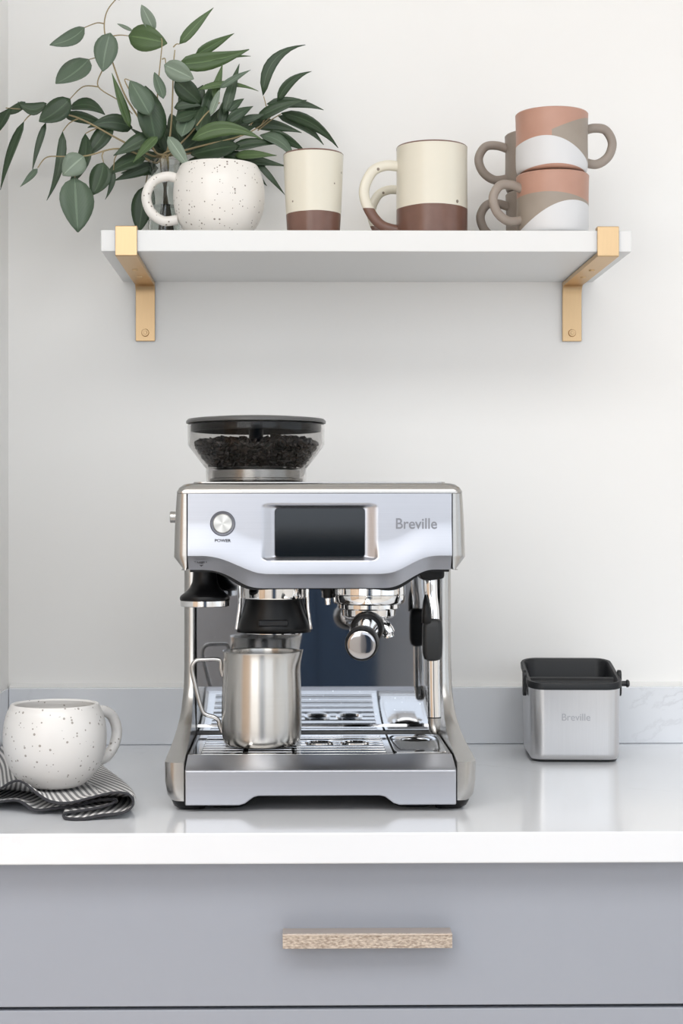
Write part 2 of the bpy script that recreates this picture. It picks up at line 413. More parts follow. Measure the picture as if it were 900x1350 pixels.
def window(name, a0, a1, z0, z1, plane, nx, nz):
    root = None
    bm = B(); t = .025
    def bar(p0, p1, q0, q1):
        if plane == 'y': box(bm, p0, p1, WIN_Y - .05, WIN_Y - .01, q0, q1)
        else: box(bm, RX1 + .01, RX1 + .05, p0, p1, q0, q1)
    bar(a0, a0 + .045, z0, z1); bar(a1 - .045, a1, z0, z1); bar(a0 + .045, a1 - .045, z0, z0 + .045); bar(a0 + .045, a1 - .045, z1 - .045, z1)
    for k in range(1, nx): c_ = a0 + (a1 - a0) * k / nx; bar(c_ - t / 2, c_ + t / 2, z0 + .045, z1 - .045)
    for k in range(1, nz): c_ = z0 + (z1 - z0) * k / nz; bar(a0 + .045, a1 - .045, c_ - t / 2, c_ + t / 2)
    return struct(name, bm, M_trim, smooth=False)
for w_ in WINS: window(*w_[:8])
# grey panelling below the windows
struct('trim_5', bx(-.37, .51, WIN_Y, WIN_Y + .02, ZF, .22), mat('grey_panelling', (.38, .39, .41), .5), smooth=False)
# unseen navy cabinet shape, added behind the camera for the polished steel to mirror
nc = thing('added_navy_cabinet', (.07, WIN_Y + .10, ZF), 'unseen navy cabinet shape added behind the photographer as a dark reflection', 'cabinet')
obj('body', bx(-.17, .17, -.06, .16, .05, 1.13), M_navy, nc, bevel=.004)
obj('cabinet_top', bx(-.18, .18, -.07, .175, 1.1305, 1.155), M_navy, nc, bevel=.004)
for q_ in (-1, 1): obj('door', bx(-.165 if q_ < 0 else .002, -.002 if q_ < 0 else .165, .1605, .178, .08, 1.11), M_navy, nc, bevel=.003)
obj('plinth', bx(-.15, .15, -.05, .14, 0, .0495), M_navy, nc)

# countertop and splashes
CY0 = -.631
ctop = struct('trim_2', bx(LWX, 2.2, CY0, 0, -.030, 0), M_quartz, bevel=.002, seg=3)
ctop.name = 'countertop'; tag(ctop, 'white quartz countertop with faint grey veins running along the wall', 'countertop'); ctop['kind'] = 'thing'
struct('trim_2', bx(LWX + .0031, 2.2, -.020, 0, 0.0002, .0755), M_quartz, bevel=.0015)
struct('trim_3', bx(LWX, LWX + .003, CY0 + .01, -.0201, 0.0002, .0755), M_quartz, bevel=.0008)
bm = B(); prism(bm, [(-.0115, .0755), (-.0, .0755), (-.0, .0805), (-.004, .0785)], LWX + .003, 2.2, 'x')
struct('trim_4', bm, M_trim)

# base cabinet
cab = thing('base_cabinet', (0, CY0 + .03, ZF), 'pale grey base cabinet with flat drawer fronts under the quartz worktop', 'cabinet')
zc = lambda z: z - ZF
obj('carcass', bx(LWX + .002, 2.2, .024, .60, zc(ZF) + .10, zc(-.0305)), M_carc, cab, smooth=False)
def drawer(z0, z1, handle, lab=None):
    d = obj('drawer', bx(LWX + .004, .86, 0, .02, zc(z0), zc(z1)), M_cab, cab, bevel=.0012)
    d2 = obj('drawer', bx(.863, 2.19, 0, .02, zc(z0), zc(z1)), M_cab, cab, bevel=.0012)
    if handle:
        hb = B(); x0, x1 = -.0095, .1535
        prism(hb, [(-.024, zc(-.1125)), (-.024, zc(-.0990)), (-.0235, zc(-.0985)), (-.0215, zc(-.0985)), (-.0215, zc(-.1125))], x0, x1, 'x')
        h = obj('handle', hb, M_knurl, d, bevel=.0004); h['label'] = 'slim pinkish champagne bar handle with a grained face'
        hb = B(); box(hb, x0, x1, -.0213, -.0003, zc(-.1005), zc(-.0985)); obj('handle', hb, M_champ, d, bevel=.0003)
        hb = B(); box(hb, x0, x1, -.0256, -.0242, zc(-.0995), zc(-.0985)); obj('handle', hb, M_champ, d, bevel=.0003)
drawer(-.1745, -.0345, True)
drawer(-.45, -.1778, False)
drawer(-.80, -.4533, False)

# ------------------------------------------------------------------ shelf and brackets
SZ0, SZ1 = .6155, .641
SY = -.2555
bm = bx(at(133, 320, SY).x, at(833, 320, SY).x, SY, 0, SZ0, SZ1)
tag(obj('wall_shelf', bm, M_shelf, bevel=.0015), 'long white floating wall shelf carrying the mugs and the leafy branches', 'shelf')
BW = .0128
def bracket(xc, label):
    t = thing('shelf_bracket', (xc, 0, SZ0), label, 'bracket', 'brass brackets under the wall shelf')
    th = .0032
    yf = SY - .0006
    zt = SZ1 - SZ0
    # L bar: lip on top, front, underside, rounded bend, wall leg
    outer = [(yf + .011, zt + .0045), (yf - th + .001, zt + .0045), (yf - th, zt + .0035), (yf - th, -.005), (yf - th + .0012, -.006)]
    outer += [(-.016, -.006)]
    r = .013
    for k in range(1, 6):
        a = k / 6 * pi / 2; outer.append((-.016 + (r - .0015) * sin(a) - 0.0, -.006 - r * (1 - cos(a)) * 1.0))
    outer += [(-.0045, -.021), (-.0045, -.0795), (-.0006, -.0795)]
    inner = [(-.0006, -.0006), (yf, -.0006), (yf, zt + .0006), (yf + .011, zt + .0006)]
    bm = B(); prism(bm, outer + inner, -BW, BW, 'x')
    obj('bar', bm, M_brass, t, bevel=.0006, seg=2)
    s = B(); lathe(s, [(0, -.0072), (.0022, -.0072), (.0026, -.0064), (.0044, -.0064), (.0052, -.0046), (.0052, -.0040)], 24, (0, 0, -.0685), 'y')
    obj('screw', s, M_brass, t)
    for yy in (-.15, -.09):
        s = B(); lathe(s, [(0, -.0078), (.003, -.0076), (.0040, -.0062), (.0040, -.0058)], 20, (0, yy, 0), 'z'); obj('screw', s, M_brass, t)
    return t
bracket(at(166.5, 320, SY - .004).x, 'satin brass bracket gripping the left end of the shelf, below the vase')
bracket(at(802, 320, SY - .004).x, 'satin brass bracket gripping the right end of the shelf, by the stacked mugs')

# ------------------------------------------------------------------ mugs and cups
def vessel(bm, outer, wall, seg=72, foot=.003):
    """closed pot: outer profile bottom->top, inner offset"""
    prof = [(0, foot * .4), (outer[0][0] - .006, foot * .4), (outer[0][0] - .004, 0)] + outer
    rt, zt = outer[-1]
    prof += [(rt - wall * .3, zt + wall * .35), (rt - wall * .7, zt + wall * .35), (rt - wall, zt)]
    for r, z in reversed(outer[1:-1]):
        if z > .008: prof.append((max(r - wall, .004), z))
    prof += [(max(outer[0][0] - wall * 2, .004), .0065), (0, .006)]
    lathe(bm, prof, seg)
def smooth_prof(pts, n=5): return [(p.x, p.y) for p in catmull([(a, b_, 0) for a, b_ in pts], n)]
ROUND = smooth_prof([(.026, 0), (.034, .004), (.046, .016), (.0535, .033), (.0560, .050), (.0552, .066), (.0520, .079), (.0495, .0845), (.0482, .088)])
def mug(name, loc, label, group, prof, wall, m, hpts, hr, rz, flat=.75, hm=None, cat='mug', s=1.0, interior=None):
    t = thing(name, loc, label, cat, group, rz)
    bm = B(); vessel(bm, prof, wall); obj('body', bm, m, t)
    if hpts:
        bm = B(); tube(bm, catmull(hpts, 8), hr, 14, flat, up=(0, 1, 0)); obj('handle', bm, hm or m, t, sub=1)
    t.scale = (s, s, s)
    return t
# handle lies along +x of the mug
H_ROUND = [(.047, 0, .072), (.062, 0, .0765), (.080, 0, .070), (.0885, 0, .052), (.083, 0, .033), (.068, 0, .022), (.050, 0, .024)]
def on_shelf(px, y): p = at(px, 303, y); return (p.x, y, SZ1 + .0002)
mug('speckled_mug', on_shelf(289, -.185), 'round white speckled mug on the shelf in front of the glass vase', 'round speckled mugs', ROUND, .0045, M_spk, H_ROUND, .0062, R(184), 1.0)
TUMB = smooth_prof([(.0295, 0), (.0315, .002), (.0335, .03), (.0352, .065), (.0362, .09), (.0366, .100)], 6)
mug('tumbler', on_shelf(413.5, -.20), 'tall cream tumbler with brown base and no handle', None, TUMB, .004, M_tumb, None, 0, 0, cat='cup')
TALL = smooth_prof([(.041, 0), (.0428, .003), (.0432, .03), (.043, .07), (.043, .100), (.0432, .109)], 6)
H_TALL = [(.040, 0, .086), (.058, 0, .0865), (.074, 0, .078), (.0835, 0, .055), (.077, 0, .032), (.062, 0, .014), (.041, 0, .008)]
def tall_mug(px, y, label, s=1.0):
    return mug('tall_mug', on_shelf(px, y), label, 'tall cream and brown mugs', TALL, .004, M_mugcb, H_TALL, .0066, R(186), .75, s=s)
tall_mug(569.5, -.20, 'tall cream mug with chocolate brown base, front one beside the tumbler')
tall_mug(566, -.095, 'cream mug behind the tall one, only its speckled handle showing', .9)
CUPP = smooth_prof([(.035, 0), (.0400, .0015), (.0428, .006), (.0435, .020), (.0433, .045), (.0437, .066), (.0440, .0725)], 5)
H_CUP = [(.041, 0, .056), (.055, 0, .060), (.070, 0, .058), (.0785, 0, .043), (.073, 0, .026), (.058, 0, .016), (.041, 0, .018)]
def stack_mug(px, y, z, m, label, rz, hm=M_taupe, s=1.0):
    p = at(px, 303, y)
    bodym = m
    t = thing('stoneware_mug', (p.x, y, SZ1 + .0002 + z), label, 'mug', 'stacked stoneware mugs', 0)
    bm = B(); vessel(bm, CUPP, .004); obj('body', bm, bodym, t)
    Rm = Matrix.Rotation(rz, 4, 'Z')
    bm = B(); tube(bm, catmull([Rm @ Vector(q) for q in H_CUP], 8), .0058, 14, .85, up=Rm @ Vector((0, 1, 0))); obj('handle', bm, hm, t, sub=1)
    return t
ZS = .0722
stack_mug(728.5, -.207, 0, M_wl, 'lower front mug with white, taupe and terracotta waves, handle to the left', R(197))
stack_mug(727.5, -.207, ZS + .0028, M_wu, 'upper front mug with terracotta top and white wave, handle to the right', R(12))
stack_mug(712, -.095, 0, M_taupe, 'lower taupe mug of the pair behind, handle seen through the front one', R(188))
stack_mug(711, -.095, ZS + .0028, M_taupe, 'upper taupe mug of the pair behind, handle sticking out left', R(184))

# ------------------------------------------------------------------ counter mug and towel
# towel: one sheet whose front cut edge meanders in x-z and folds back under itself at the right
edge = [  # px, py at front edge, y depth of that front edge
    (-60, 1056, -.47), (-30, 1052, -.48), (-5, 1042, -.50), (16, 1030, -.51), (30, 1031, -.52), (48, 1046, -.53), (66, 1057, -.54), (90, 1059, -.545), (118, 1052, -.55), (146, 1045, -.55),
    (166, 1046, -.55), (174.5, 1054, -.552), (173, 1064, -.555), (160, 1072, -.558), (130, 1076, -.562), (100, 1082, -.566),
    (86, 1080, -.562), (84, 1073, -.556), (100, 1070, -.552), (125, 1066, -.55), (148, 1059, -.545), (150, 1054, -.54), (130, 1055, -.535), (100, 1062, -.53), (70, 1066, -.53), (45, 1068, -.53), (20, 1055, -.52), (-20, 1062, -.50)]
E = [at(a, b_, c_) for a, b_, c_ in edge]
E = catmull(E, 7)
arc = [0.0]
for p, q in zip(E, E[1:]): arc.append(arc[-1] + (q - p).length)
nv = 26; bm = B(); uvl = bm.loops.layers.uv.new('UVMap'); grid = []
iturn = max(range(len(E)), key=lambda i: E[i].x)   # the fold at the right
MUGC = at(72, 985, -.455)
rnd = random.Random(4)
for i, p in enumerate(E):
    row = []
    under = i > iturn
    for j in range(nv + 1):
        t = j / nv; L_ = .42 if not under else .36
        y = p.y + L_ * t
        xr = p.x
        # the right side tapers inward a little towards the back
        edgex = E[iturn].x - .078 * smooth(t * 1.05)
        x = min(xr - .012 * t, edgex - (.0 if not under else .004)) if xr > edgex - .03 else xr - .02 * t
        if xr > edgex - .03:
            x = (xr - E[iturn].x) * (1 - .2 * t) + edgex
        z = p.z
        flat_z = .0135 if not under else .0045 + .0035 * min(1, max(0, (p.z - .002) / .02))
        k = smooth(t / .14)
        z = z * (1 - k) + k * (flat_z - (.0045 * smooth(t) if not under else .003 * smooth(t)))
        if not under: z += .0028 * sin(x * 75 + t * 2.2) * k * smooth((t - .5) * 3)
        # turn at the fold: keep the roll rounded
        z = max(z, .0016)
        row.append((Vector((x, y, z)), arc[i], (y - p.y)))
    grid.append(row)
VV = [[bm.verts.new(c_[0]) for c_ in row] for row in grid]
for i in range(len(grid) - 1):
    for j in range(nv):
        f = bm.faces.new((VV[i][j], VV[i + 1][j], VV[i + 1][j + 1], VV[i][j + 1]))
        for lp, (a, b_) in zip(f.loops, ((i, j), (i + 1, j), (i + 1, j + 1), (i, j + 1))):
            lp[uvl].uv = (grid[a][b_][1], grid[a][b_][2])
tow = obj('kitchen_towel', bm, M_towel, solid=.0022)
tag(tow, 'folded grey and white striped towel lying under the speckled mug', 'towel')
mug('speckled_mug', (MUGC.x, MUGC.y, .0172), 'round white speckled mug sitting on the striped towel', 'round speckled mugs', ROUND, .0045, M_spkw, H_ROUND, .0062, R(47), 1.0, s=.975)

# ------------------------------------------------------------------ knock box
kx = at(749, 1000, -.12).x
kb = thing('knock_box', (kx + .001, -.125, 0.0003), 'steel knock box with black liner on the counter right of the machine', 'knock box', None, R(-3))
HW, HD = .0550, .062
bm = B()
def kring(z, grow=0, slope=0.0):
    out = []
    for x, y in rrect(-HW - grow, HW + grow, -HD - grow, HD + grow, .018 + grow, 8):
        out.append((x, y, z + slope * (y + HD) / (2 * HD)))
    return out
loft(bm, [kring(.003, -.002), kring(.006, -.0002), kring(.010, 0), kring(.050, .0005), kring(.0915, .001, .0195)], cap=False)
obj('bin', bm, M_steelbin, kb)
bm = B(); loft(bm, [kring(0, -.004), kring(.004, -.0015)]); obj('base', bm, M_rubber, kb)
bm = B()
def kr(z, g): return kring(z, g, .0195)
V0 = loft(bm, [kr(.0895, .0012), kr(.0895, .0032), kr(.0955, .0036), kr(.0975, .0022), kr(.0970, -.0010), kr(.0930, -.0030), kring(.045, -.006, .004), kring(.012, -.010, 0)], cap=False)
bm.faces.new(V0[-1]); obj('liner', bm, M_dkgrey, kb)
bm = B(); tube(bm, [(-HW + .001, -.018, .0925), (HW - .001, -.018, .0925)], .0078, 20); obj('knock_bar', bm, M_dkgrey, kb)
for sx_ in (-1, 1):
    bm = B(); prism(bm, rrect(-.026, -.012, .077, .1095, .006), sx_ * (HW + .0018), sx_ * (HW + .0062), 'x'); obj('lug', bm, M_rubber, kb, bevel=.0008)
bm = B(); lathe(bm, [(0, .0), (.0034, .0), (.0034, .006), (.0048, .007), (.0048, .009), (.003, .0105), (0, .0105)], 20, (HW + .0062, -.019, .0925), 'x'); obj('pin', bm, M_rubber, kb)
text('lettering', 'Breville', .0125, mat('faint_lettering_steel', (.40, .40, .42), .4, 1.0), kb, (0, -HD - .0010, .055), (pi / 2, 0, 0), .0002, .0, .95)

# ------------------------------------------------------------------ espresso machine (local: x centred, y from front, z up)
MX, MY = .029, -.52
em = thing('espresso_machine', (MX, MY, 0.0003), 'brushed stainless steel espresso machine with touch screen and bean hopper', 'coffee machine')
K = 1.74 / 2190
def hx(px): return (px - 385) * K - .029      # helpers for the head's front plane
def hz(py): return .304 - (py - 679) * K
crease = [(247, 733), (272, 733), (285, 735), (298, 739), (312, 745), (326, 751), (338, 755.5), (350, 757), (505, 757), (516, 755.5), (528, 751), (541, 744), (553, 738), (563, 734.5), (574, 733), (597, 733)]
lipb = [(247, 752), (270, 752), (284, 753.5), (297, 758), (310, 765), (320, 771), (330, 775), (342, 776.5), (512, 776.5), (524, 774), (535, 768), (548, 760), (559, 754.5), (568, 752), (597, 752)]
def sm_interp(x, pts):
    s = 0; n_ = 5
    for k in range(n_): s += interp(x + (k - 2) * .0022, pts)
    return s / n_
CR = [(hx(a), hz(b_)) for a, b_ in crease]; LB = [(hx(a), hz(b_)) for a, b_ in lipb]
YH = .040; HX = .1382; ZT = .3262
RCX, RCZ = 0.0, (.3151 + .2563) / 2
def face_y(x, z, zb):
    y = YH
    # shallow sweep outward towards the lower edge
    y -= .0035 * smooth(1 - (z - zb) / .036)
    ax = max(0, min(1, (.0610 - abs(x)) / .0135)); az = max(0, min(1, (.0298 - abs(z - RCZ)) / .0042))
    t = max(0, 1 - ((1 - ax) ** 2.4 + (1 - az) ** 2.4) ** (1 / 2.4)); t = smooth(t) * .6 + t * .4
    y = y + .0048 * t * (1 if t < .999 else 1) + (YH - y) * (1 if t > 0 else 0) * min(1, t * 6)
    return y
bm = B(); nx, nz = 260, 96; rows = []
for j in range(nz + 1):
    r = []
    for i in range(nx + 1):
        x = -HX + 2 * HX * i / nx; zb = sm_interp(x, CR); z = ZT + (zb - ZT) * j / nz
        r.append(bm.verts.new((x, face_y(x, z, zb), z)))
    rows.append(r)
# lip: rolls backward below the crease
for q in (.12, .35, .65, 1.0):
    r = []
    for i in range(nx + 1):
        x = -HX + 2 * HX * i / nx; zb = sm_interp(x, CR); zl = sm_interp(x, LB)
        r.append(bm.verts.new((x, YH - .0035 + .016 * q ** .9, zb + (zl - zb) * q)))
    rows.append(r)
r = [bm.verts.new((v_.co.x, .070, v_.co.z + .001)) for v_ in rows[-1]]; rows.append(r)
for A, C in zip(rows, rows[1:]):
    for i in range(nx): bm.faces.new((A[i], A[i + 1], C[i + 1], C[i]))
fp = obj('face_panel', bm, M_steelface, em)
# touch screen with a thin dark bezel
bm = B(); loft(bm, [[(x, y_, z) for x, z in rrect(hx(362) - g, hx(481) + g, hz(735) - g, hz(670) + g, .0036)] for y_, g in ((YH + .0058, .0), (YH + .0030, 0), (YH + .0024, -.0006))])
obj('touch_screen', bm, M_screen, em, smooth=False)
# power button
pbx, pbz = hx(293.5), hz(690.5)
bm = B(); lathe(bm, [(.0102, .0008), (.0102, -.0016), (.0122, -.0020), (.0132, -.0012), (.0132, .0008)], 48, (pbx, YH, pbz), 'y')
pw = obj('power_button_ring', bm, mat('grey_ring', (.16, .165, .19), .35, .6), em)
bm = B(); lathe(bm, [(.0101, .001), (.0101, -.0028), (.0092, -.0036), (0, -.0036)], 48, (pbx, YH, pbz), 'y')
M_knob = mat('spun_steel', (.62, .62, .60), .38, 1.0)
v = coords(M_knob); N, L, b = nodes(M_knob); g_ = N.new('ShaderNodeTexGradient'); g_.gradient_type = 'RADIAL'
mp_ = N.new('ShaderNodeMapping'); mp_.vector_type = 'POINT'; mp_.inputs['Rotation'].default_value = (pi / 2, 0, 0); mp_.inputs['Location'].default_value = (-pbx, pbz, 0)
L.new(v, mp_.inputs[0]); L.new(mp_.outputs[0], g_.inputs[0])
sp = math_(M_knob, 'MULTIPLY_ADD', math_(M_knob, 'SINE', math_(M_knob, 'MULTIPLY', g_.outputs[1], 8 * pi)), .5, .5)
setc(M_knob, mix(M_knob, sp, (.50, .50, .485), (.72, .72, .70)))
bm2 = obj('power_button', bm, M_knob, em)
text('power_lettering', 'POWER', .0042, M_ink, em, (pbx, face_y(pbx, hz(713), sm_interp(pbx, CR)) - .0004, hz(713)), (pi / 2, 0, 0), .00015, .0001, 1.15)
text('tamper_lettering', 'TAMPER', .0033, M_ink, em, (hx(264.5), YH + .0010, hz(741.5)), (pi / 2 + R(40), 0, 0), .00015, 0, 1.15)
bm = B(); prism(bm, [(hx(262), hz(745)), (hx(268), hz(745)), (hx(265), hz(747.5))], YH + .0042, YH + .0056, 'y'); obj('tamper_arrow', bm, M_ink, em, smooth=False)
text('lettering', 'Breville', .0158, M_logo, em, (hx(548.5), YH - .0003, hz(691.5)), (pi / 2, 0, 0), .0004, .0002, .93)

# side frames: stacked cross sections of a C shape
def front_y(z):
    if z <= .050: return .004
    if z < .246: return interp(z, [(.050, .006), (.0525, .025), (.0545, .050), (.0605, .100), (.067, .130), (.076, .153), (.088, .168), (.104, .178), (.13, .183), (.246, .186)])
    return YH + .003
def outer_x(z):
    return interp(z, [(.010, .1535), (.016, .1580), (.030, .1603), (.050, .1605), (.0605, .158), (.08, .1545), (.11, .1523), (.13, .152), (.2455, .152), (.2461, .1425), (.2595, .1537), (.300, .1525), (.3262, .1505)])
def inner_x(z):
    return interp(z, [(.010, .1402), (.052, .1402), (.09, .1412), (.246, .1412), (.2462, .1396), (.3262, .1396)])
zl = [.0105, .012, .016, .022, .030, .040, .047, .0499, .0502, .0508, .0515, .0525, .0535, .0545, .056, .058, .0605, .0635, .067, .071, .076, .082, .088, .096, .104, .116, .13, .17, .21, .2455, .2459, .2461, .2495, .255, .2585, .2595, .262, .27, .29, .31, .3262]
for s in (-1, 1):
    rings = []
    for z in zl:
        fy = front_y(z); ox = outer_x(z); ix = inner_x(z)
        if .2458 < z: fy = YH + .003
        rr_ = .0125 if (z < .051 or z > .2458) else .0095
        pts = [(ix, fy)]
        w_ = ox - ix; rr_ = min(rr_, w_ * .92)
        for k in range(7):
            a = k / 6 * pi / 2; pts.append((ox - rr_ + rr_ * sin(a), fy + rr_ - rr_ * cos(a)))
        pts += [(ox, .31), (ix, .31)]
        rings.append([(s * p[0], p[1], z) for p in pts])
    bm = B(); loft(bm, rings); obj('side_panel', bm, M_steel, em)
    # black foot strip under each side
    bm = B(); loft(bm, [[(s * x, y, z) for x, y in rrect(.120 + .0, xo, .010 + d, .300, .008)] for z, xo, d in ((0.0, .146, .006), (.004, .151, .001), (.0104, .1535, -.004))])
    obj('base_strip', bm, M_black, em)
    for fy in (.045, .27):
        bm = B(); lathe(bm, [(0, 0), (.020, 0), (.0215, .002), (.0215, .010), (0, .010)], 32, (s * .098, fy, 0), 'z'); obj('foot', bm, M_rubber, em)

# top cover and cup tray
bm = B()
def tring(z, hw, y0, y1, r): return [(x, y, z) for x, y in rrect(-hw, hw, y0, y1, r, 8)]
loft(bm, [tring(.3264, .1500, YH + .0015, .312, .008), tring(.3282, .1503, YH + .0013, .312, .008), tring(.3325, .1480, YH + .0035, .311, .010), tring(.3360, .1435, YH + .0075, .309, .012), tring(.3374, .1385, YH + .0125, .305, .014)])
obj('top_cover', bm, M_steel, em)
bm = B(); rg = []
for z, g in ((.3372, 0), (.3388, 0), (.3388, -.0018), (.3372, -.0018)): rg.append(tring(z, .134 + g, YH + .02 - g, .298 + g, .012))
V0 = loft(bm, rg, cap=False); obj('cup_rail', bm, M_steel, em)

# under-body of the head, black, follows the lip
bm = B(); poly = []
for i in range(61):
    x = -.137 + .274 * i / 60; poly.append((x, min(sm_interp(x, LB) - .0012 - .003 * math.exp(-((abs(x) - .085) / .02) ** 2), .2435)))
poly += [(.137, .30), (-.137, .30)]
prism(bm, poly, .056, .222, 'y'); obj('underside', bm, M_black, em)
obj('seam_backing', bx(-.1390, .1390, .058, .22, .247, .3255), M_black, em, smooth=False)  # black filler added inside the head, standing in for shade in the panel gaps
# column behind
obj('column', bx(-.1410, .1410, .226, .309, .011, .326), M_steel, em, bevel=.002)
# polished splash plate with coved foot
prof = [(.2262, .2445), (.2215, .2445), (.2215, .1062)]
yy_, zz_ = .2215, .1056
for k in range(14):
    prof.append((yy_, zz_)); dz_ = .0034; til = R(5.0 - 3.6 * k / 13); yy_ += dz_ * math.tan(til); zz_ -= dz_
prof += [(yy_ - .0015, .0585), (yy_ - .0015, .0535), (.2262, .0535)]
bm = B(); prism(bm, prof, -.1395, .1395, 'x'); obj('splash_plate', bm, M_mirror, em, smooth=False)

# drip tray
tr = B()
zt_ = .0424
pn = [(-.1388, zt_), (-.1388, .0066), (-.0835, .0066), (-.0775, .0085), (-.0685, .0150), (-.064, .0162), (.061, .0162), (.0660, .0150), (.0745, .0085), (.080, .0066), (.1388, .0066), (.1388, zt_)]
prism(tr, pn, .0, .004, 'y')
dt = obj('drip_tray', tr, M_steelface, em, bevel=.0014, seg=3)
tr = B(); box(tr, -.1388, .1388, .0042, .222, .0168, .0285); obj('tray_pan', tr, M_black, dt, smooth=False)
# ledge: rises gently from the front edge to the grid
tr = B(); lp = [(.0015, .0405)]
for k in range(9): t = k / 8; lp.append((.0018 + .0462 * t, .0425 + .0095 * (t ** .75)))
lp += [(.048, .0455), (.006, .0380)]
prism(tr, lp, -.1386, .1386, 'x'); obj('tray_ledge', tr, M_steelface, dt)
for s in (-1, 1):
    tr = B(); box(tr, s * .1386 if s < 0 else .1345, -.1345 if s < 0 else .1386, .0484, .2025, .0290, .0522); obj('tray_rail', tr, M_steel, dt, bevel=.0012)
# grid: pressed plate of long slots, right-hand well with its big hole
gr = B(); zg = .0522; th = .0008; g0, g1 = .0486, .2020
xl, xm, xr = -.1342, .0775, .1342
def plate(x0, x1, y0, y1): box(gr, x0, x1, y0, y1, zg - th, zg)
plate(xl, xl + .009, g0, g1); plate(xm - .007, xm, g0, g1)
nb = 9; pitch = (g1 - g0 - .0105) / (nb - 1)
rings_c = [(.0400, .1350), (.0010, .1350)]
RIN, ROUT = .0115, .0165
for k in range(nb):
    y0 = g0 + k * pitch; y1 = y0 + .0105
    segs = [(xl + .009, xm - .007)]
    for cx_, cy_ in rings_c:
        if abs((y0 + y1) / 2 - cy_) < ROUT:
            ns = []
            for a_, b_ in segs:
                if a_ < cx_ < b_: ns += [(a_, cx_ - ROUT + .002), (cx_ + ROUT - .002, b_)]
                else: ns.append((a_, b_))
            segs = ns
    for a_, b_ in segs:
        if b_ > a_: plate(a_, b_, y0, y1)
for xx in (-.0820, -.0300, ): plate(xx, xx + .006, g0, g1)
obj('drip_grid', gr, M_chrome, dt, bevel=.0012, seg=2)
rb = B()
for cx_, cy_ in rings_c:
    lathe(rb, [(RIN, zg - .0006), (RIN + .0012, zg + .0008), (ROUT - .001, zg + .0010), (ROUT, zg - .0005), (RIN + .001, zg - .0009), (RIN, zg - .0006)], 40, (cx_, cy_, 0))
obj('grid_ring', rb, M_chrome, dt)
# right well: plate with a round hole
wb = B(); cx_, cy_, rh = .1085, .160, .0150
X0, X1, Y0, Y1 = xm + .0022, xr, g0 + .012, g1
ro, ri = [], []
for k in range(72):
    a = 2 * pi * k / 72; ca, sa = cos(a), sin(a)
    tt = min([((X1 if ca > 0 else X0) - cx_) / ca if abs(ca) > 1e-6 else 9, ((Y1 if sa > 0 else Y0) - cy_) / sa if abs(sa) > 1e-6 else 9])
    ro.append((cx_ + ca * tt, cy_ + sa * tt)); ri.append((ca, sa))
loft(wb, [[(x, y, zg - .0010) for x, y in ro], [(x, y, zg) for x, y in ro], [(cx_ + a * rh * 1.22, cy_ + b2 * rh * 1.22, zg) for a, b2 in ri], [(cx_ + a * rh, cy_ + b2 * rh, zg - .0014) for a, b2 in ri]], cap=False)
obj('grid_well', wb, M_chrome, dt)
bm = B(); box(bm, xm + .0022, xr, g0, g0 + .0105, zg - .0035, zg - .0005); obj('grid_well', bm, M_steel, dt, bevel=.001)

# side dial
bm = B(); lathe(bm, [(0, -.0085), (.0055, -.0085), (.0062, -.0078), (.0062, .0)], 32, (-.1530, .105, .3015), 'x'); obj('side_dial', bm, M_steel, em)

# bean hopper
hcx, hcy = -.0695, .1700
hp = [(.0560, .3385), (.0562, .3450), (.0565, .3560), (.0600, .3600), (.0745, .3790), (.0765, .3830), (.0770, .4045)]
hin = [(r - .0022, z) for r, z in hp][::-1]
bm = B(); lathe(bm, [(hp[0][0] - .002, .3378)] + hp + hin + [(.0538, .3385)], 72, (hcx, hcy, 0)); hop = obj('bean_hopper', bm, M_smoke, em)
bm = B(); lathe(bm, [(0, .4058), (.0760, .4058), (.0785, .4068), (.0785, .4092), (.0765, .4112), (.050, .4135), (0, .4148)], 72, (hcx, hcy, 0)); obj('lid', bm, M_lid, hop)
bm = B(); lathe(bm, [(.0705, .4055), (.0705, .3975), (.0732, .3975), (.0732, .4055)], 72, (hcx, hcy, 0)); obj('lid_collar', bm, M_dkgrey, hop)
bm = B(); lathe(bm, [(0, .3386), (.0500, .3386), (.0525, .3420), (.0525, .3440), (.049, .3455), (.049, .3540), (0, .3540)], 64, (hcx, hcy, 0)); obj('hopper_base', bm, M_steel, hop)
bm = B(); lathe(bm, [(.0570, .3380), (.0600, .3380), (.0600, .3398), (.0570, .3398)], 64, (hcx, hcy, 0)); obj('hopper_seat', bm, M_steel, hop)
# inner dark funnel and the central shaft
bm = B(); lathe(bm, [(.0535, .3560), (.0500, .3560), (.0300, .352), (0, .352)], 64, (hcx, hcy, 0)); obj('hopper_floor', bm, M_black, hop)
bm = B(); lathe(bm, [(0, .353), (.008, .353), (.008, .400), (.0, .400)], 24, (hcx, hcy, 0)); obj('hopper_shaft', bm, M_dkgrey, hop)
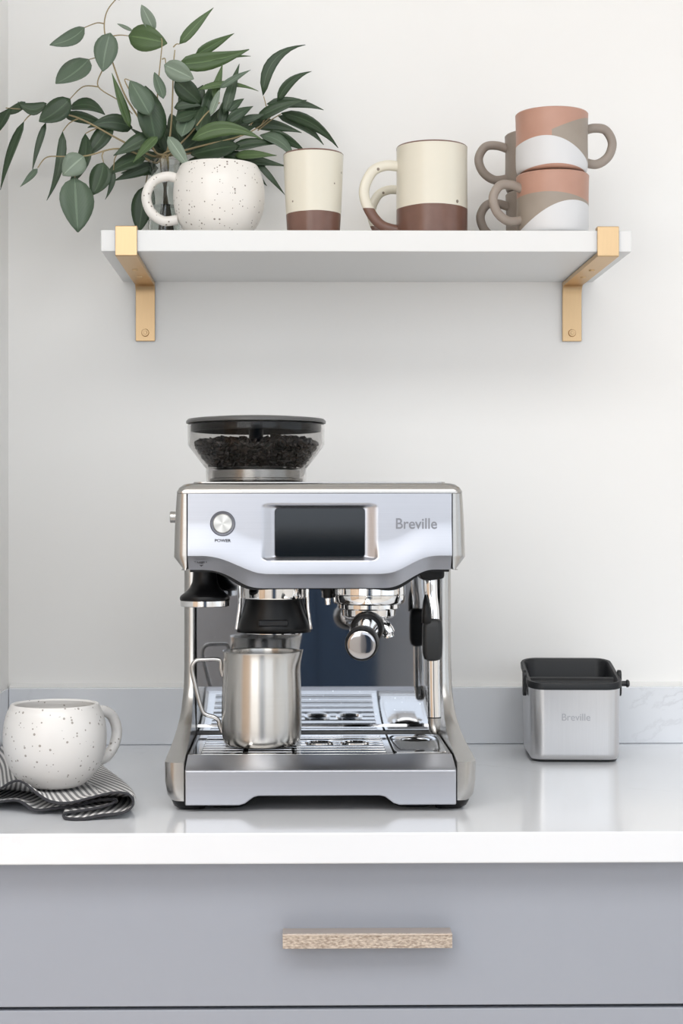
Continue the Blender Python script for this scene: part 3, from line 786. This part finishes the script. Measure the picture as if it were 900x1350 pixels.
# beans: heap of real bean shapes, many hundreds
rb_ = random.Random(7)
bb = B()
def bean_pts():
    out = []
    for lat in (-60, -20, 20, 60):
        a = R(lat)
        for k in range(6):
            t = 2 * pi * k / 6; out.append((.0052 * sin(a), .0036 * cos(a) * cos(t), .0028 * cos(a) * sin(t) * (1 if sin(t) > 0 else .55)))
    return out
BP = bean_pts()
def add_bean(c_):
    q = Matrix.Rotation(rb_.uniform(0, 6.28), 3, 'Z') @ Matrix.Rotation(rb_.uniform(0, 6.28), 3, 'X') @ Matrix.Rotation(rb_.uniform(-.8, .8), 3, 'Y')
    vs = [bb.verts.new(Vector(c_) + q @ Vector(p)) for p in BP]
    for ring in range(3):
        for k in range(6):
            a, b2 = ring * 6 + k, ring * 6 + (k + 1) % 6
            bb.faces.new((vs[a], vs[b2], vs[b2 + 6], vs[a + 6]))
    bb.faces.new(vs[:6]); bb.faces.new(vs[18:])
def rin(z): return interp(z, [(.356, .0510), (.360, .0555), (.379, .0700), (.383, .0715), (.41, .0715)])
wx, wy = MX + hcx, MY + hcy
for lev in range(8):
    z = .3605 + lev * .0034
    r_ = rin(z) - .0058; cnt = int(2 * pi * r_ / .0066)
    for k in range(cnt):
        a = 2 * pi * (k + .5 * (lev % 2)) / cnt; add_bean((wx + r_ * cos(a), wy + r_ * sin(a), z))
for k in range(620):
    r_ = .062 * math.sqrt(rb_.random()); a = rb_.uniform(0, 2 * pi)
    z = .3862 + .005 * (1 - r_ / .064) + .0030 * cos(a * 2 + .6) - rb_.uniform(0, .006)
    if r_ > .010: add_bean((wx + r_ * cos(a), wy + r_ * sin(a), z))
lathe(bb, [(.0085, .3585), (.0485, .3585), (.0600, .3760), (.0600, .3830), (.0085, .386)], 32, (wx, wy, 0))
tag(obj('coffee_beans', bb, M_bean), 'dark roasted coffee beans filling the clear hopper', 'coffee beans', kind='stuff')

# grinder outlet and cradle
gx, gy = -.0495 , .135
def mz(py, Y): return .304 - (py - 679) * (1.70 + Y) / 2190
bm = B(); lathe(bm, [(.0, .2395), (.0335, .2395), (.0340, .2140), (.0335, .2120), (.030, .2105), (0, .2105)], 56, (gx, gy, 0)); obj('grinder_outlet', bm, M_chrome, em)
for s in (-1, 1):
    bm = B(); tube(bm, catmull([(gx + s * .0372, gy - .004, .236), (gx + s * .0372, gy - .004, .205), (gx + s * .0385, gy - .004, .193), (gx + s * .0405, gy - .004, .178)], 6), .0022, 10); obj('cradle_arm', bm, M_chrome, em)
# black flared cradle: front wall flares downward, hollow behind
bm = B(); rings = []
for z, a_, d_ in ((.2115, .0305, .0305), (.2040, .0318, .0315), (.1960, .0338, .033), (.1880, .0368, .0345), (.1800, .0388, .0355), (.1745, .0392, .036)):
    rings.append([(gx + a_ * cos(t), gy + .004 - d_ * sin(t), z) for t in [pi * k / 24 for k in range(25)]])
V0 = [[bm.verts.new(p) for p in r] for r in rings]
for A, C in zip(V0, V0[1:]):
    for k in range(24): bm.faces.new((A[k], A[k + 1], C[k + 1], C[k]))
bm.faces.new(V0[0])
cr = obj('portafilter_cradle', bm, M_black, em, solid=.004)
bm = B(); box(bm, gx - .0165, gx + .0165, gy - .0340, gy - .0290, .1825, .1900); obj('cradle_button', bm, M_dkgrey, em, bevel=.002)
bm = B(); lathe(bm, [(.0225, .1735), (.0330, .1735), (.0330, .1785), (.0225, .1785)], 40, (gx, gy + .006, 0)); obj('cradle_ring', bm, M_chrome, em)

# group head
qx, qy = .0555, .135
bm = B(); lathe(bm, [(0, .2395), (.0395, .2395), (.0402, .2180), (.0402, .2165), (.0395, .2160), (.0402, .2155), (.0400, .2085), (.0380, .2060), (.030, .2055), (0, .2055)], 72, (qx, qy, 0)); obj('group_head', bm, M_chrome, em)
for dx in (-.0452,):
    bm = B(); tube(bm, [(qx + dx, qy, .238), (qx + dx, qy, .212)], .0050, 16); obj('hot_water_nozzle', bm, M_black, em)
    bm = B(); tube(bm, [(qx + dx, qy, .2135), (qx + dx, qy - .001, .2045)], .0034, 16); obj('hot_water_tip', bm, M_chrome, em)
# portafilter
pf = B(); lathe(pf, [(0, .2052), (.0335, .2052), (.0335, .2010), (.0300, .1995), (.0295, .1930), (.0260, .1900), (0, .1893)], 64, (qx, qy, 0))
pf = obj('portafilter', pf, M_chrome, em); pf['label'] = 'chrome portafilter locked in the group, handle pointing at the viewer'
hd = Vector((-.0143, -.150, -.0115))
h0 = Vector((qx, qy, .1835))
hl = lambda t: h0 + hd * t
bm = B(); tube(bm, [hl(.22), hl(.30), hl(.55), hl(.80), hl(.93)], [.0150, .0140, .0128, .0132, .0140], 40); obj('neck', bm, M_chrome, pf)
bm = B(); tube(bm, [hl(.10), hl(.15), hl(.24), hl(.28)], [.0160, .0182, .0182, .0165], 40); obj('collar', bm, M_black, pf)
bm = B(); ts = [.78, .80, .86, .94, .985, 1.0]; rs = [.0145, .0158, .0170, .0174, .0170, .0160]
tube(bm, [hl(t) for t in ts], rs, 48); obj('handle', bm, M_black, pf)
# domed chrome end cap
bm = B(); ax_ = hd.normalized(); u_ = ax_.cross(Vector((0, 0, 1))).normalized(); v2 = u_.cross(ax_)
rings = []
for r_, h_ in ((.0143, .0), (.0143, .0012), (.0137, .0017), (.0115, .0021), (.008, .0024), (.004, .0026), (.0004, .0026)):
    rings.append([hl(1.0) + ax_ * h_ + (u_ * cos(2 * pi * k / 48) + v2 * sin(2 * pi * k / 48)) * r_ for k in range(48)])
loft(bm, rings); obj('end_cap', bm, mat('polished_cap', (.45, .45, .47), .08, 1.0), pf)
# spout pair
bm = B(); tube(bm, catmull([(qx, qy - .002, .1895), (qx + .010, qy - .014, .1850), (qx + .0185, qy - .018, .1790), (qx + .0215, qy - .018, .1700)], 5), [.0065, .0078, .0078, .0058], 20, cap=True); obj('spout', bm, M_chrome, pf)
bm = B(); tube(bm, catmull([(qx, qy - .002, .1895), (qx - .008, qy - .010, .1850), (qx - .0140, qy - .014, .1790), (qx - .0155, qy - .014, .1710)], 5), [.0065, .0075, .0070, .0052], 20, cap=True); obj('spout', bm, M_chrome, pf)
# steam wand
sx0, sy0 = .1240, .120
wn = B(); tube(wn, catmull([(sx0 - .003, sy0 + .004, .245), (sx0 - .002, sy0 + .001, .236), (sx0 - .001, sy0 + .001, .215), (sx0 + .001, sy0, .195), (sx0 + .0015, sy0, .15), (sx0 + .002, sy0, .105), (sx0 + .0025, sy0, .082)], 6), .0072, 28)
wand = obj('steam_wand', wn, M_chrome, em); wand['label'] = 'polished steam wand with black rubber grip'
bm = B(); tube(bm, [(sx0 + .0025, sy0, .0815), (sx0 + .0026, sy0, .0760), (sx0 + .0028, sy0, .0665), (sx0 + .0028, sy0, .0640)], [.0072, .0070, .0060, .0040], 28); obj('tip', bm, M_steel, wand)
bm = B(); lathe(bm, [(.0065, .0812), (.0075, .0812), (.0075, .0824), (.0065, .0824)], 28, (sx0 + .0025, sy0, 0)); obj('seal', bm, M_black, wand)
bm = B(); rings = []
for z, a_, d_ in ((.1905, .0060, .0070), (.1875, .0100, .0095), (.1800, .0108, .0105), (.1650, .0110, .0105), (.1520, .0106, .0100), (.1460, .0090, .0090), (.1440, .0060, .0070)):
    rings.append([(sx0 + .0005 + x, sy0 + y, z) for x, y in rrect(-a_, a_, -d_, d_, .0055, 6)])
loft(bm, rings); obj('grip', bm, M_rubber, wand)
bm = B(); tube(bm, [(sx0 - .0060, sy0 - .006, .186), (sx0 - .0065, sy0 - .0075, .200), (sx0 - .0070, sy0 - .0070, .2085), (sx0 - .0075, sy0 - .006, .2165)], [.0056, .0050, .0034, .0010], 16); obj('grip_fin', bm, M_black, wand)
bm = B(); prism(bm, [(sx0 - .020, .248), (sx0 + .0125, .248), (sx0 + .0125, .2345), (sx0 - .004, .2320), (sx0 - .0125, .2330)], sy0 - .018, sy0 + .020, 'y'); obj('wand_joint', bm, M_black, wand, bevel=.003)

# tamper held under the head at the left
tp = thing('tamper', (MX - .1235, MY + .100, .2055), 'black handled tamper with steel base hanging under the machine head at left', 'tamper')
bm = B(); lathe(bm, [(0, 0), (.0262, 0), (.0268, .0006), (.0268, .0062), (.0262, .0068), (0, .0068)], 56); obj('base', bm, M_chrome, tp)
bm = B(); lathe(bm, [(0, .0069), (.0270, .0069), (.0272, .0095), (.0262, .0115), (.0215, .0150), (.0165, .0200), (.0138, .0260), (.0130, .0330), (.0130, .0380), (0, .0380)], 56); obj('handle', bm, M_black, tp)

# ------------------------------------------------------------------ milk pitcher
PJ = thing('milk_pitcher', (at(345, 900, -.385).x, -.4080, .0530), 'brushed steel milk pitcher with wire handle standing on the drip tray', 'pitcher')
pp = smooth_prof([(.0325, .0006), (.0385, .0020), (.0418, .0065), (.0432, .0150), (.0436, .0300), (.0431, .0600), (.0420, .0850), (.0415, .0990), (.0418, .1045), (.0425, .1060)], 5)
bm = B(); prof = [(0, .0010), (.030, .0010)] + pp + [(r - .0009, z) for r, z in pp[::-1] if z > .004] + [(.030, .0035), (0, .0035)]
lathe(bm, prof, 96)
for v_ in bm.verts:   # pull the lip into a spout towards +x, slightly to the viewer
    a = math.atan2(v_.co.y, v_.co.x); d = abs((a - R(-12) + pi) % (2 * pi) - pi)
    k = smooth((v_.co.z - .084) / .022) * math.exp(-(d / .30) ** 2)
    if v_.co.z > .05:
        v_.co.x += .0040 * k * cos(R(-12)); v_.co.y += .0040 * k * sin(R(-12)); v_.co.z += .0020 * k
obj('body', bm, M_steelv, PJ)
wz = lambda py: .304 - (py - 679) * 1.815 / 2190 - .053
wxp = lambda px: (px - 345) * 1.815 / 2190
hpz = [(294, 889), (291.5, 881), (291, 870), (287, 866.5), (270, 866.5), (260, 867.5), (254.5, 873), (253.5, 882), (257, 899), (262, 920), (267, 936), (272, 941), (282, 944), (288, 949), (290, 957), (293.5, 965)]
bm = B(); tube(bm, catmull([(wxp(a), 0.004, wz(b_)) for a, b_ in hpz], 5), .0024, 14); obj('handle', bm, M_steelv2, PJ)
PJ.scale = (1, 1, .975)

# ------------------------------------------------------------------ vase and branches
vp = at(218, 250, -.105)
va = thing('glass_vase', (vp.x, -.105, SZ1 + .0002), 'clear narrow glass vase behind the speckled mug holding leafy stems', 'vase')
vpf = smooth_prof([(.018, 0), (.0205, .003), (.0215, .02), (.0205, .06), (.0195, .09), (.0215, .112)], 5)
bm = B(); lathe(bm, [(0, 0)] + vpf + [(r - .0022, z) for r, z in vpf[::-1] if z > .006] + [(.012, .007), (0, .007)], 48); obj('body', bm, M_glass, va)
bm = B(); lathe(bm, [(0, .0073), (.0165, .0073), (.0187, .012), (.0190, .03), (.0180, .055), (0, .055)], 40); obj('water', bm, M_water, va)

VX, VYY = vp.x, -.105
lr = random.Random(12)
def leaf(parent, base, tip, wpx, kind, bend=0.0, y0=-.10, y1=-.10, cup=.18, shape='o'):
    """base, tip in photo pixels at depths y0, y1; bend in px sideways of the midline"""
    P0 = at(*base, y0); P1 = at(*tip, y1)
    d = P1 - P0; Lh = d.length; fwd = Vector((0, -1, 0))
    side = d.cross(fwd).normalized(); nrm = side.cross(d).normalized()
    if nrm.dot(fwd) < 0: nrm = -nrm
    tw = lr.uniform(-.5, .5); side2 = (side * cos(tw) + nrm * sin(tw)); nrm2 = nrm * cos(tw) - side * sin(tw)
    px = 2.12 / 2190; wdt = wpx * px / max(.8, cos(tw)) / 2; bm = B(); nl = 9; rows = []
    sag = lr.uniform(-.06, .10) * Lh
    for i in range(nl + 1):
        t = i / nl
        if shape == 'o': wv_ = (sin(pi * min(1, t ** .82)) ** .75)
        else: wv_ = (sin(pi * t ** .62) ** .95) * (1 - .12 * t)
        wv_ = max(wv_, .04)
        c_ = P0 + d * t + side * (bend * px * 4 * t * (1 - t)) + nrm * (sag * 4 * t * (1 - t))
        row = []
        for s in (-1, -.5, 0, .5, 1):
            row.append(bm.verts.new(c_ + side2 * (wdt * wv_ * s) + nrm2 * (cup * wdt * wv_ * (abs(s) ** 1.3) - .0000)))
        rows.append(row)
    uvl_ = bm.loops.layers.uv.new('UVMap')
    for ii, (A, C) in enumerate(zip(rows, rows[1:])):
        for k in range(4):
            f = bm.faces.new((A[k], A[k + 1], C[k + 1], C[k]))
            for lp, (q1, q2) in zip(f.loops, ((k, ii), (k + 1, ii), (k + 1, ii + 1), (k, ii + 1))): lp[uvl_].uv = (q1 / 4, q2 / nl)
    inv = Vector(parent.location)
    for v_ in bm.verts: v_.co -= inv; 
    for v_ in bm.verts: v_.co.y = min(v_.co.y, -.006 - inv.y)
    return obj('leaf', bm, LEAF[kind], parent, solid=.0005)
def stem(parent, pts, r0=.0016, r1=.0008, ys=None, name='stem'):
    n = len(pts); P = []
    for i, (a, b_) in enumerate(pts):
        y = ys[i] if ys else -.105
        P.append(at(a, b_, y) - Vector(parent.location))
    C = catmull(P, 6); bm = B(); m_ = len(C)
    tube(bm, C, [r0 + (r1 - r0) * i / (m_ - 1) for i in range(m_)], 8)
    return obj(name, bm, M_stem, parent)
def branch(label, pts, ys, foot, leaves, twigs=(), r0=.0017):
    t = thing('eucalyptus_branch', (VX + foot[0], VYY + foot[1], SZ1 + .012), label, 'branch', 'leafy branches in the glass vase')
    n = len(pts)
    # the stem starts in the vase, goes through its mouth, then follows pts
    P = [Vector((0, 0, 0)), Vector((-foot[0] * .8, -foot[1] * .8, .055)), Vector((-foot[0] * 1.6, -foot[1] * 1.6, .104))]
    for (a, b_), y in zip(pts, ys): P.append(at(a, b_, y) - Vector(t.location))
    C = catmull(P, 6); bm = B(); m_ = len(C)
    tube(bm, C, [r0 + (.0007 - r0) * i / (m_ - 1) for i in range(m_)], 8)
    st = obj('stem', bm, M_stem, t)
    for tw in twigs:
        stem(t, tw[0], .0009, .0006, [tw[1]] * len(tw[0]), 'twig')
    for lf in leaves: leaf(t, *lf[:4], **(lf[4] if len(lf) > 4 else {}))
    return t
D = lambda **k: k
branch('branch of broad rounded leaves arching highest at upper left', [(205, 200), (186, 160), (165, 125), (150, 85), (141, 55), (138, 32), (143, 12), (158, -6)], [-.11, -.11, -.105, -.10, -.10, -.10, -.10, -.10], (-.006, .003),
    [((112, 36), (66, 59), 21, 's', D(bend=-6, y0=-.10, y1=-.12)), ((146, 43), (136, 94), 31, 's', D(y0=-.11, y1=-.115, bend=2)), ((118, 78), (74, 110), 36, 's', D(y0=-.10, y1=-.12, bend=-3)),
     ((170, 47), (221, 57), 34, 'g', D(y0=-.09, y1=-.1, bend=0)), ((204, 41), (187, 6), 17, 'p', D(y0=-.1, y1=-.11)), ((176, 41), (155, 31), 5, 'p', D(y0=-.08, y1=-.07)),
     ((158, 0), (150, -16), 12, 'd', D()), ((172, 168), (148, 96), 12, 'g', D(shape='l', y0=-.12, y1=-.12)), ((198, 152), (172, 106), 29, 's', D(y0=-.135, y1=-.14)), ((206, 190), (192, 113), 36, 'd', D(y0=-.12, y1=-.125))],
    [([(138, 31), (128, 30), (112, 36)], -.10), ([(146, 76), (132, 75), (118, 78)], -.10), ([(150, 47), (160, 46), (170, 47)], -.095), ([(135, 93), (130, 114), (158, 133), (175, 150)], -.10), ([(130, 114), (110, 114), (92, 131)], -.10), ([(180, 135), (165, 106), (172, 106)], -.13)])
branch('branch with narrow leaves drooping at far left of the bouquet', [(200, 205), (160, 185), (110, 158), (80, 149), (45, 145), (8, 142)], [-.10, -.10, -.105, -.11, -.115, -.12], (.004, .006),
    [((62, 136), (24, 134), 17, 'd', D(bend=-9, y0=-.115, y1=-.12)), ((34, 134), (-4, 150), 11, 'd', D(bend=-3, y0=-.12, y1=-.12, shape='l')), ((14, 143), (-4, 176), 14, 'd', D(y0=-.12, y1=-.12)),
     ((93, 130), (52, 160), 30, 'd', D(y0=-.11, y1=-.125, bend=-2)), ((91, 143), (139, 151), 19, 'd', D(bend=-8, y0=-.1, y1=-.095)), ((84, 151), (148, 170), 15, 'd', D(y0=-.1, y1=-.09, bend=-4, shape='l')),
     ((32, 160), (1, 250), 13, 'd', D(shape='l', bend=3, y0=-.12, y1=-.13)), ((61, 161), (43, 225), 9, 'd', D(shape='l', bend=2, y0=-.11, y1=-.12)), ((83, 173), (62, 264), 13, 'd', D(shape='l', bend=-5, y0=-.11, y1=-.13)),
     ((113, 176), (90, 246), 19, 'd', D(bend=-10, y0=-.1, y1=-.11)), ((148, 160), (114, 205), 24, 'd', D(y0=-.09, y1=-.1, bend=-2)), ((175, 168), (116, 168), 24, 'd', D(y0=-.09, y1=-.1, bend=7, shape='l'))],
    [([(47, 147), (38, 153), (32, 160)], -.115), ([(60, 147), (62, 154), (61, 161)], -.11), ([(104, 156), (92, 162), (83, 173)], -.105), ([(70, 149), (64, 146), (60, 137)], -.11), ([(130, 168), (120, 172), (113, 176)], -.1)])
branch('branch hanging lowest at left with one large pale leaf at its end', [(205, 215), (175, 200), (150, 196), (115, 205), (85, 206), (62, 207), (50, 221)], [-.11, -.12, -.125, -.13, -.13, -.13, -.13], (.006, -.004),
    [((50, 222), (27, 246), 9, 's', D(shape='l', y0=-.13, y1=-.13)), ((111, 206), (83, 231), 30, 'p', D(y0=-.14, y1=-.145)), ((99, 234), (103, 306), 42, 's', D(y0=-.14, y1=-.145)),
     ((137, 214), (122, 257), 29, 'd', D(y0=-.13, y1=-.13, bend=-3)), ((150, 224), (139, 263), 8, 'd', D(shape='l', y0=-.12, y1=-.12, bend=-3)), ((192, 208), (138, 232), 24, 'd', D(y0=-.12, y1=-.12, bend=4, shape='l')),
     ((200, 178), (150, 205), 22, 'd', D(y0=-.12, y1=-.13, shape='l')), ((205, 216), (151, 238), 16, 'd', D(y0=-.1, y1=-.11, shape='l')), ((208, 180), (176, 214), 15, 'g', D(y0=-.135, y1=-.14, shape='l'))],
    [([(138, 198), (135, 205), (137, 214)], -.13), ([(112, 205), (102, 214), (99, 234)], -.135), ([(160, 197), (152, 208), (150, 224)], -.12)])
branch('short branch bending down behind the vase with a dark oval leaf', [(204, 212), (196, 225), (192, 245)], [-.09, -.075, -.07], (.0, .008),
    [((192, 245), (183, 306), 29, 'd', D(y0=-.07, y1=-.065)), ((208, 222), (160, 228), 18, 'd', D(y0=-.08, y1=-.07, shape='l'))])
branch('upright branch with pale grey leaves and pointed tips above the vase', [(222, 195), (226, 165), (228, 125), (229, 88), (231, 66)], [-.11, -.11, -.105, -.105, -.10], (.002, -.008),
    [((237, 58), (282, 10), 14, 'g', D(shape='l', y0=-.1, y1=-.1)), ((217, 85), (256, 104), 25, 'p', D(y0=-.13, y1=-.13, bend=0)), ((231, 105), (266, 137), 26, 'd', D(y0=-.11, y1=-.1)), ((216, 130), (204, 95), 14, 's', D(y0=-.13, y1=-.13)),
     ((222, 180), (249, 220), 17, 'p', D(y0=-.155, y1=-.165, bend=0)), ((258, 72), (309, 44), 13, 'g', D(shape='l', y0=-.09, y1=-.08)), ((236, 84), (329, 65), 24, 'g', D(shape='l', y0=-.1, y1=-.09, bend=4)), ((247, 80), (331, 74), 10, 'g', D(shape='l', y0=-.09, y1=-.08))],
    [([(229, 62), (233, 58), (237, 58)], -.10), ([(207, 150), (209, 110), (214, 60), (213, 50)], -.12), ([(214, 78), (218, 77), (219, 86)], -.12), ([(229, 85), (234, 84), (237, 84)], -.10)])
branch('branch of long slender leaves reaching far right over the tumbler', [(238, 200), (275, 190), (315, 180), (345, 165), (370, 140)], [-.11, -.10, -.09, -.085, -.08], (-.004, .004),
    [((347, 126), (403, 59), 17, 'd', D(bend=-17, shape='l', y0=-.08, y1=-.08)), ((366, 134), (411, 94), 13, 'd', D(bend=-7, shape='l', y0=-.085, y1=-.09)), ((352, 137), (427, 145), 15, 'd', D(bend=-6, shape='l', y0=-.085, y1=-.09)),
     ((338, 158), (405, 132), 17, 'd', D(bend=-3, shape='l', y0=-.09, y1=-.1)), ((371, 149), (446, 195), 16, 'd', D(bend=-10, shape='l', y0=-.08, y1=-.075)), ((367, 153), (427, 191), 16, 'd', D(bend=-7, shape='l', y0=-.07, y1=-.065)),
     ((331, 163), (398, 175), 16, 'd', D(bend=-4, shape='l', y0=-.08, y1=-.075)), ((352, 175), (403, 200), 15, 'd', D(bend=-3, shape='l', y0=-.075, y1=-.07)), ((343, 178), (390, 216), 18, 's', D(bend=-9, shape='l', y0=-.08, y1=-.075)),
     ((318, 160), (350, 150), 12, 'd', D(shape='l'))],
    [([(345, 165), (352, 148), (348, 127)], -.08), ([(340, 172), (358, 158), (371, 150)], -.08), ([(330, 165), (345, 148), (360, 140)], -.085)])
branch('dense middle branch with bright arching leaf above the speckled mug', [(232, 195), (252, 175), (272, 150), (290, 135)], [-.115, -.12, -.12, -.12], (.008, .002),
    [((253, 184), (346, 184), 21, 'g', D(bend=-13, shape='l', y0=-.14, y1=-.15)), ((262, 118), (341, 120), 10, 'g', D(bend=-7, shape='l', y0=-.12, y1=-.1)), ((282, 130), (294, 84), 11, 'g', D(shape='l', y0=-.11, y1=-.1)), ((296, 150), (316, 84), 15, 'd', D(shape='l', y0=-.12, y1=-.11)),
     ((290, 116), (331, 92), 9, 's', D(shape='l', y0=-.13, y1=-.13)), ((278, 152), (290, 118), 10, 'p', D(y0=-.14, y1=-.14)), ((300, 146), (322, 130), 12, 'd', D(shape='l', y0=-.12, y1=-.11)), ((300, 160), (334, 140), 15, 'd', D(shape='l', y0=-.12, y1=-.11)),
     ((230, 142), (268, 140), 14, 'd', D(shape='l', bend=-3)), ((232, 158), (270, 145), 17, 'd', D(shape='l', y0=-.13)), ((262, 175), (272, 138), 22, 'd', D(y0=-.125)), ((240, 180), (252, 148), 24, 's', D(y0=-.135)), ((268, 155), (284, 105), 15, 'd', D(shape='l', y0=-.1, y1=-.09)), ((250, 160), (268, 112), 24, 'd', D(y0=-.1, y1=-.09)),
     ((292, 165), (300, 125), 15, 'd', D(shape='l', y0=-.11)), ((236, 130), (262, 118), 12, 'd', D(shape='l', y0=-.09))])
branch('low dark branch spreading right behind the speckled mug', [(236, 205), (265, 200), (300, 200), (335, 205)], [-.10, -.085, -.08, -.075], (.006, .007),
    [((252, 204), (316, 192), 32, 'd', D(y0=-.10, y1=-.09)), ((290, 203), (378, 219), 17, 'd', D(shape='l', y0=-.09, y1=-.08)), ((338, 213), (376, 257), 9, 'd', D(shape='l', y0=-.08, y1=-.075)), ((305, 196), (368, 190), 16, 'd', D(shape='l', bend=-4, y0=-.09, y1=-.08)),
     ((240, 200), (282, 168), 24, 'd', D(y0=-.09, y1=-.08)), ((285, 185), (340, 165), 20, 'd', D(shape='l', y0=-.09, y1=-.08)), ((262, 178), (322, 158), 22, 'd', D(shape='l', y0=-.09, y1=-.08)), ((310, 205), (365, 205), 14, 'g', D(shape='l', y0=-.09)),
     ((240, 190), (225, 150), 22, 'd', D(y0=-.085, y1=-.08)), ((228, 205), (212, 165), 24, 'd', D(y0=-.085, y1=-.08)), ((245, 215), (300, 215), 20, 'd', D(y0=-.085, y1=-.08)), ((322, 212), (352, 245), 12, 'd', D(shape='l', y0=-.075, y1=-.07))] + [((ax0, ay0), (ax0 + ll * cos(R(an)), ay0 - ll * sin(R(an))), wd_, kk, D(shape='l', y0=yy0, y1=yy0 + .008)) for ax0, ay0, an, ll, wd_, kk, yy0 in [
    (232, 200, 118, 62, 17, 'd', -.078), (240, 196, 92, 66, 17, 'd', -.074), (250, 192, 72, 62, 17, 'd', -.07), (262, 186, 55, 60, 16, 'd', -.07), (275, 180, 40, 58, 15, 'd', -.068), (290, 178, 24, 56, 14, 'd', -.068),
    (226, 206, 145, 66, 17, 'd', -.075), (222, 212, 168, 66, 15, 'd', -.072), (262, 205, 12, 62, 17, 'd', -.066), (285, 212, -6, 66, 14, 'd', -.064), (246, 178, 100, 58, 15, 's', -.082), (300, 190, 60, 46, 13, 'd', -.07), (215, 178, 128, 52, 16, 'd', -.08)]])
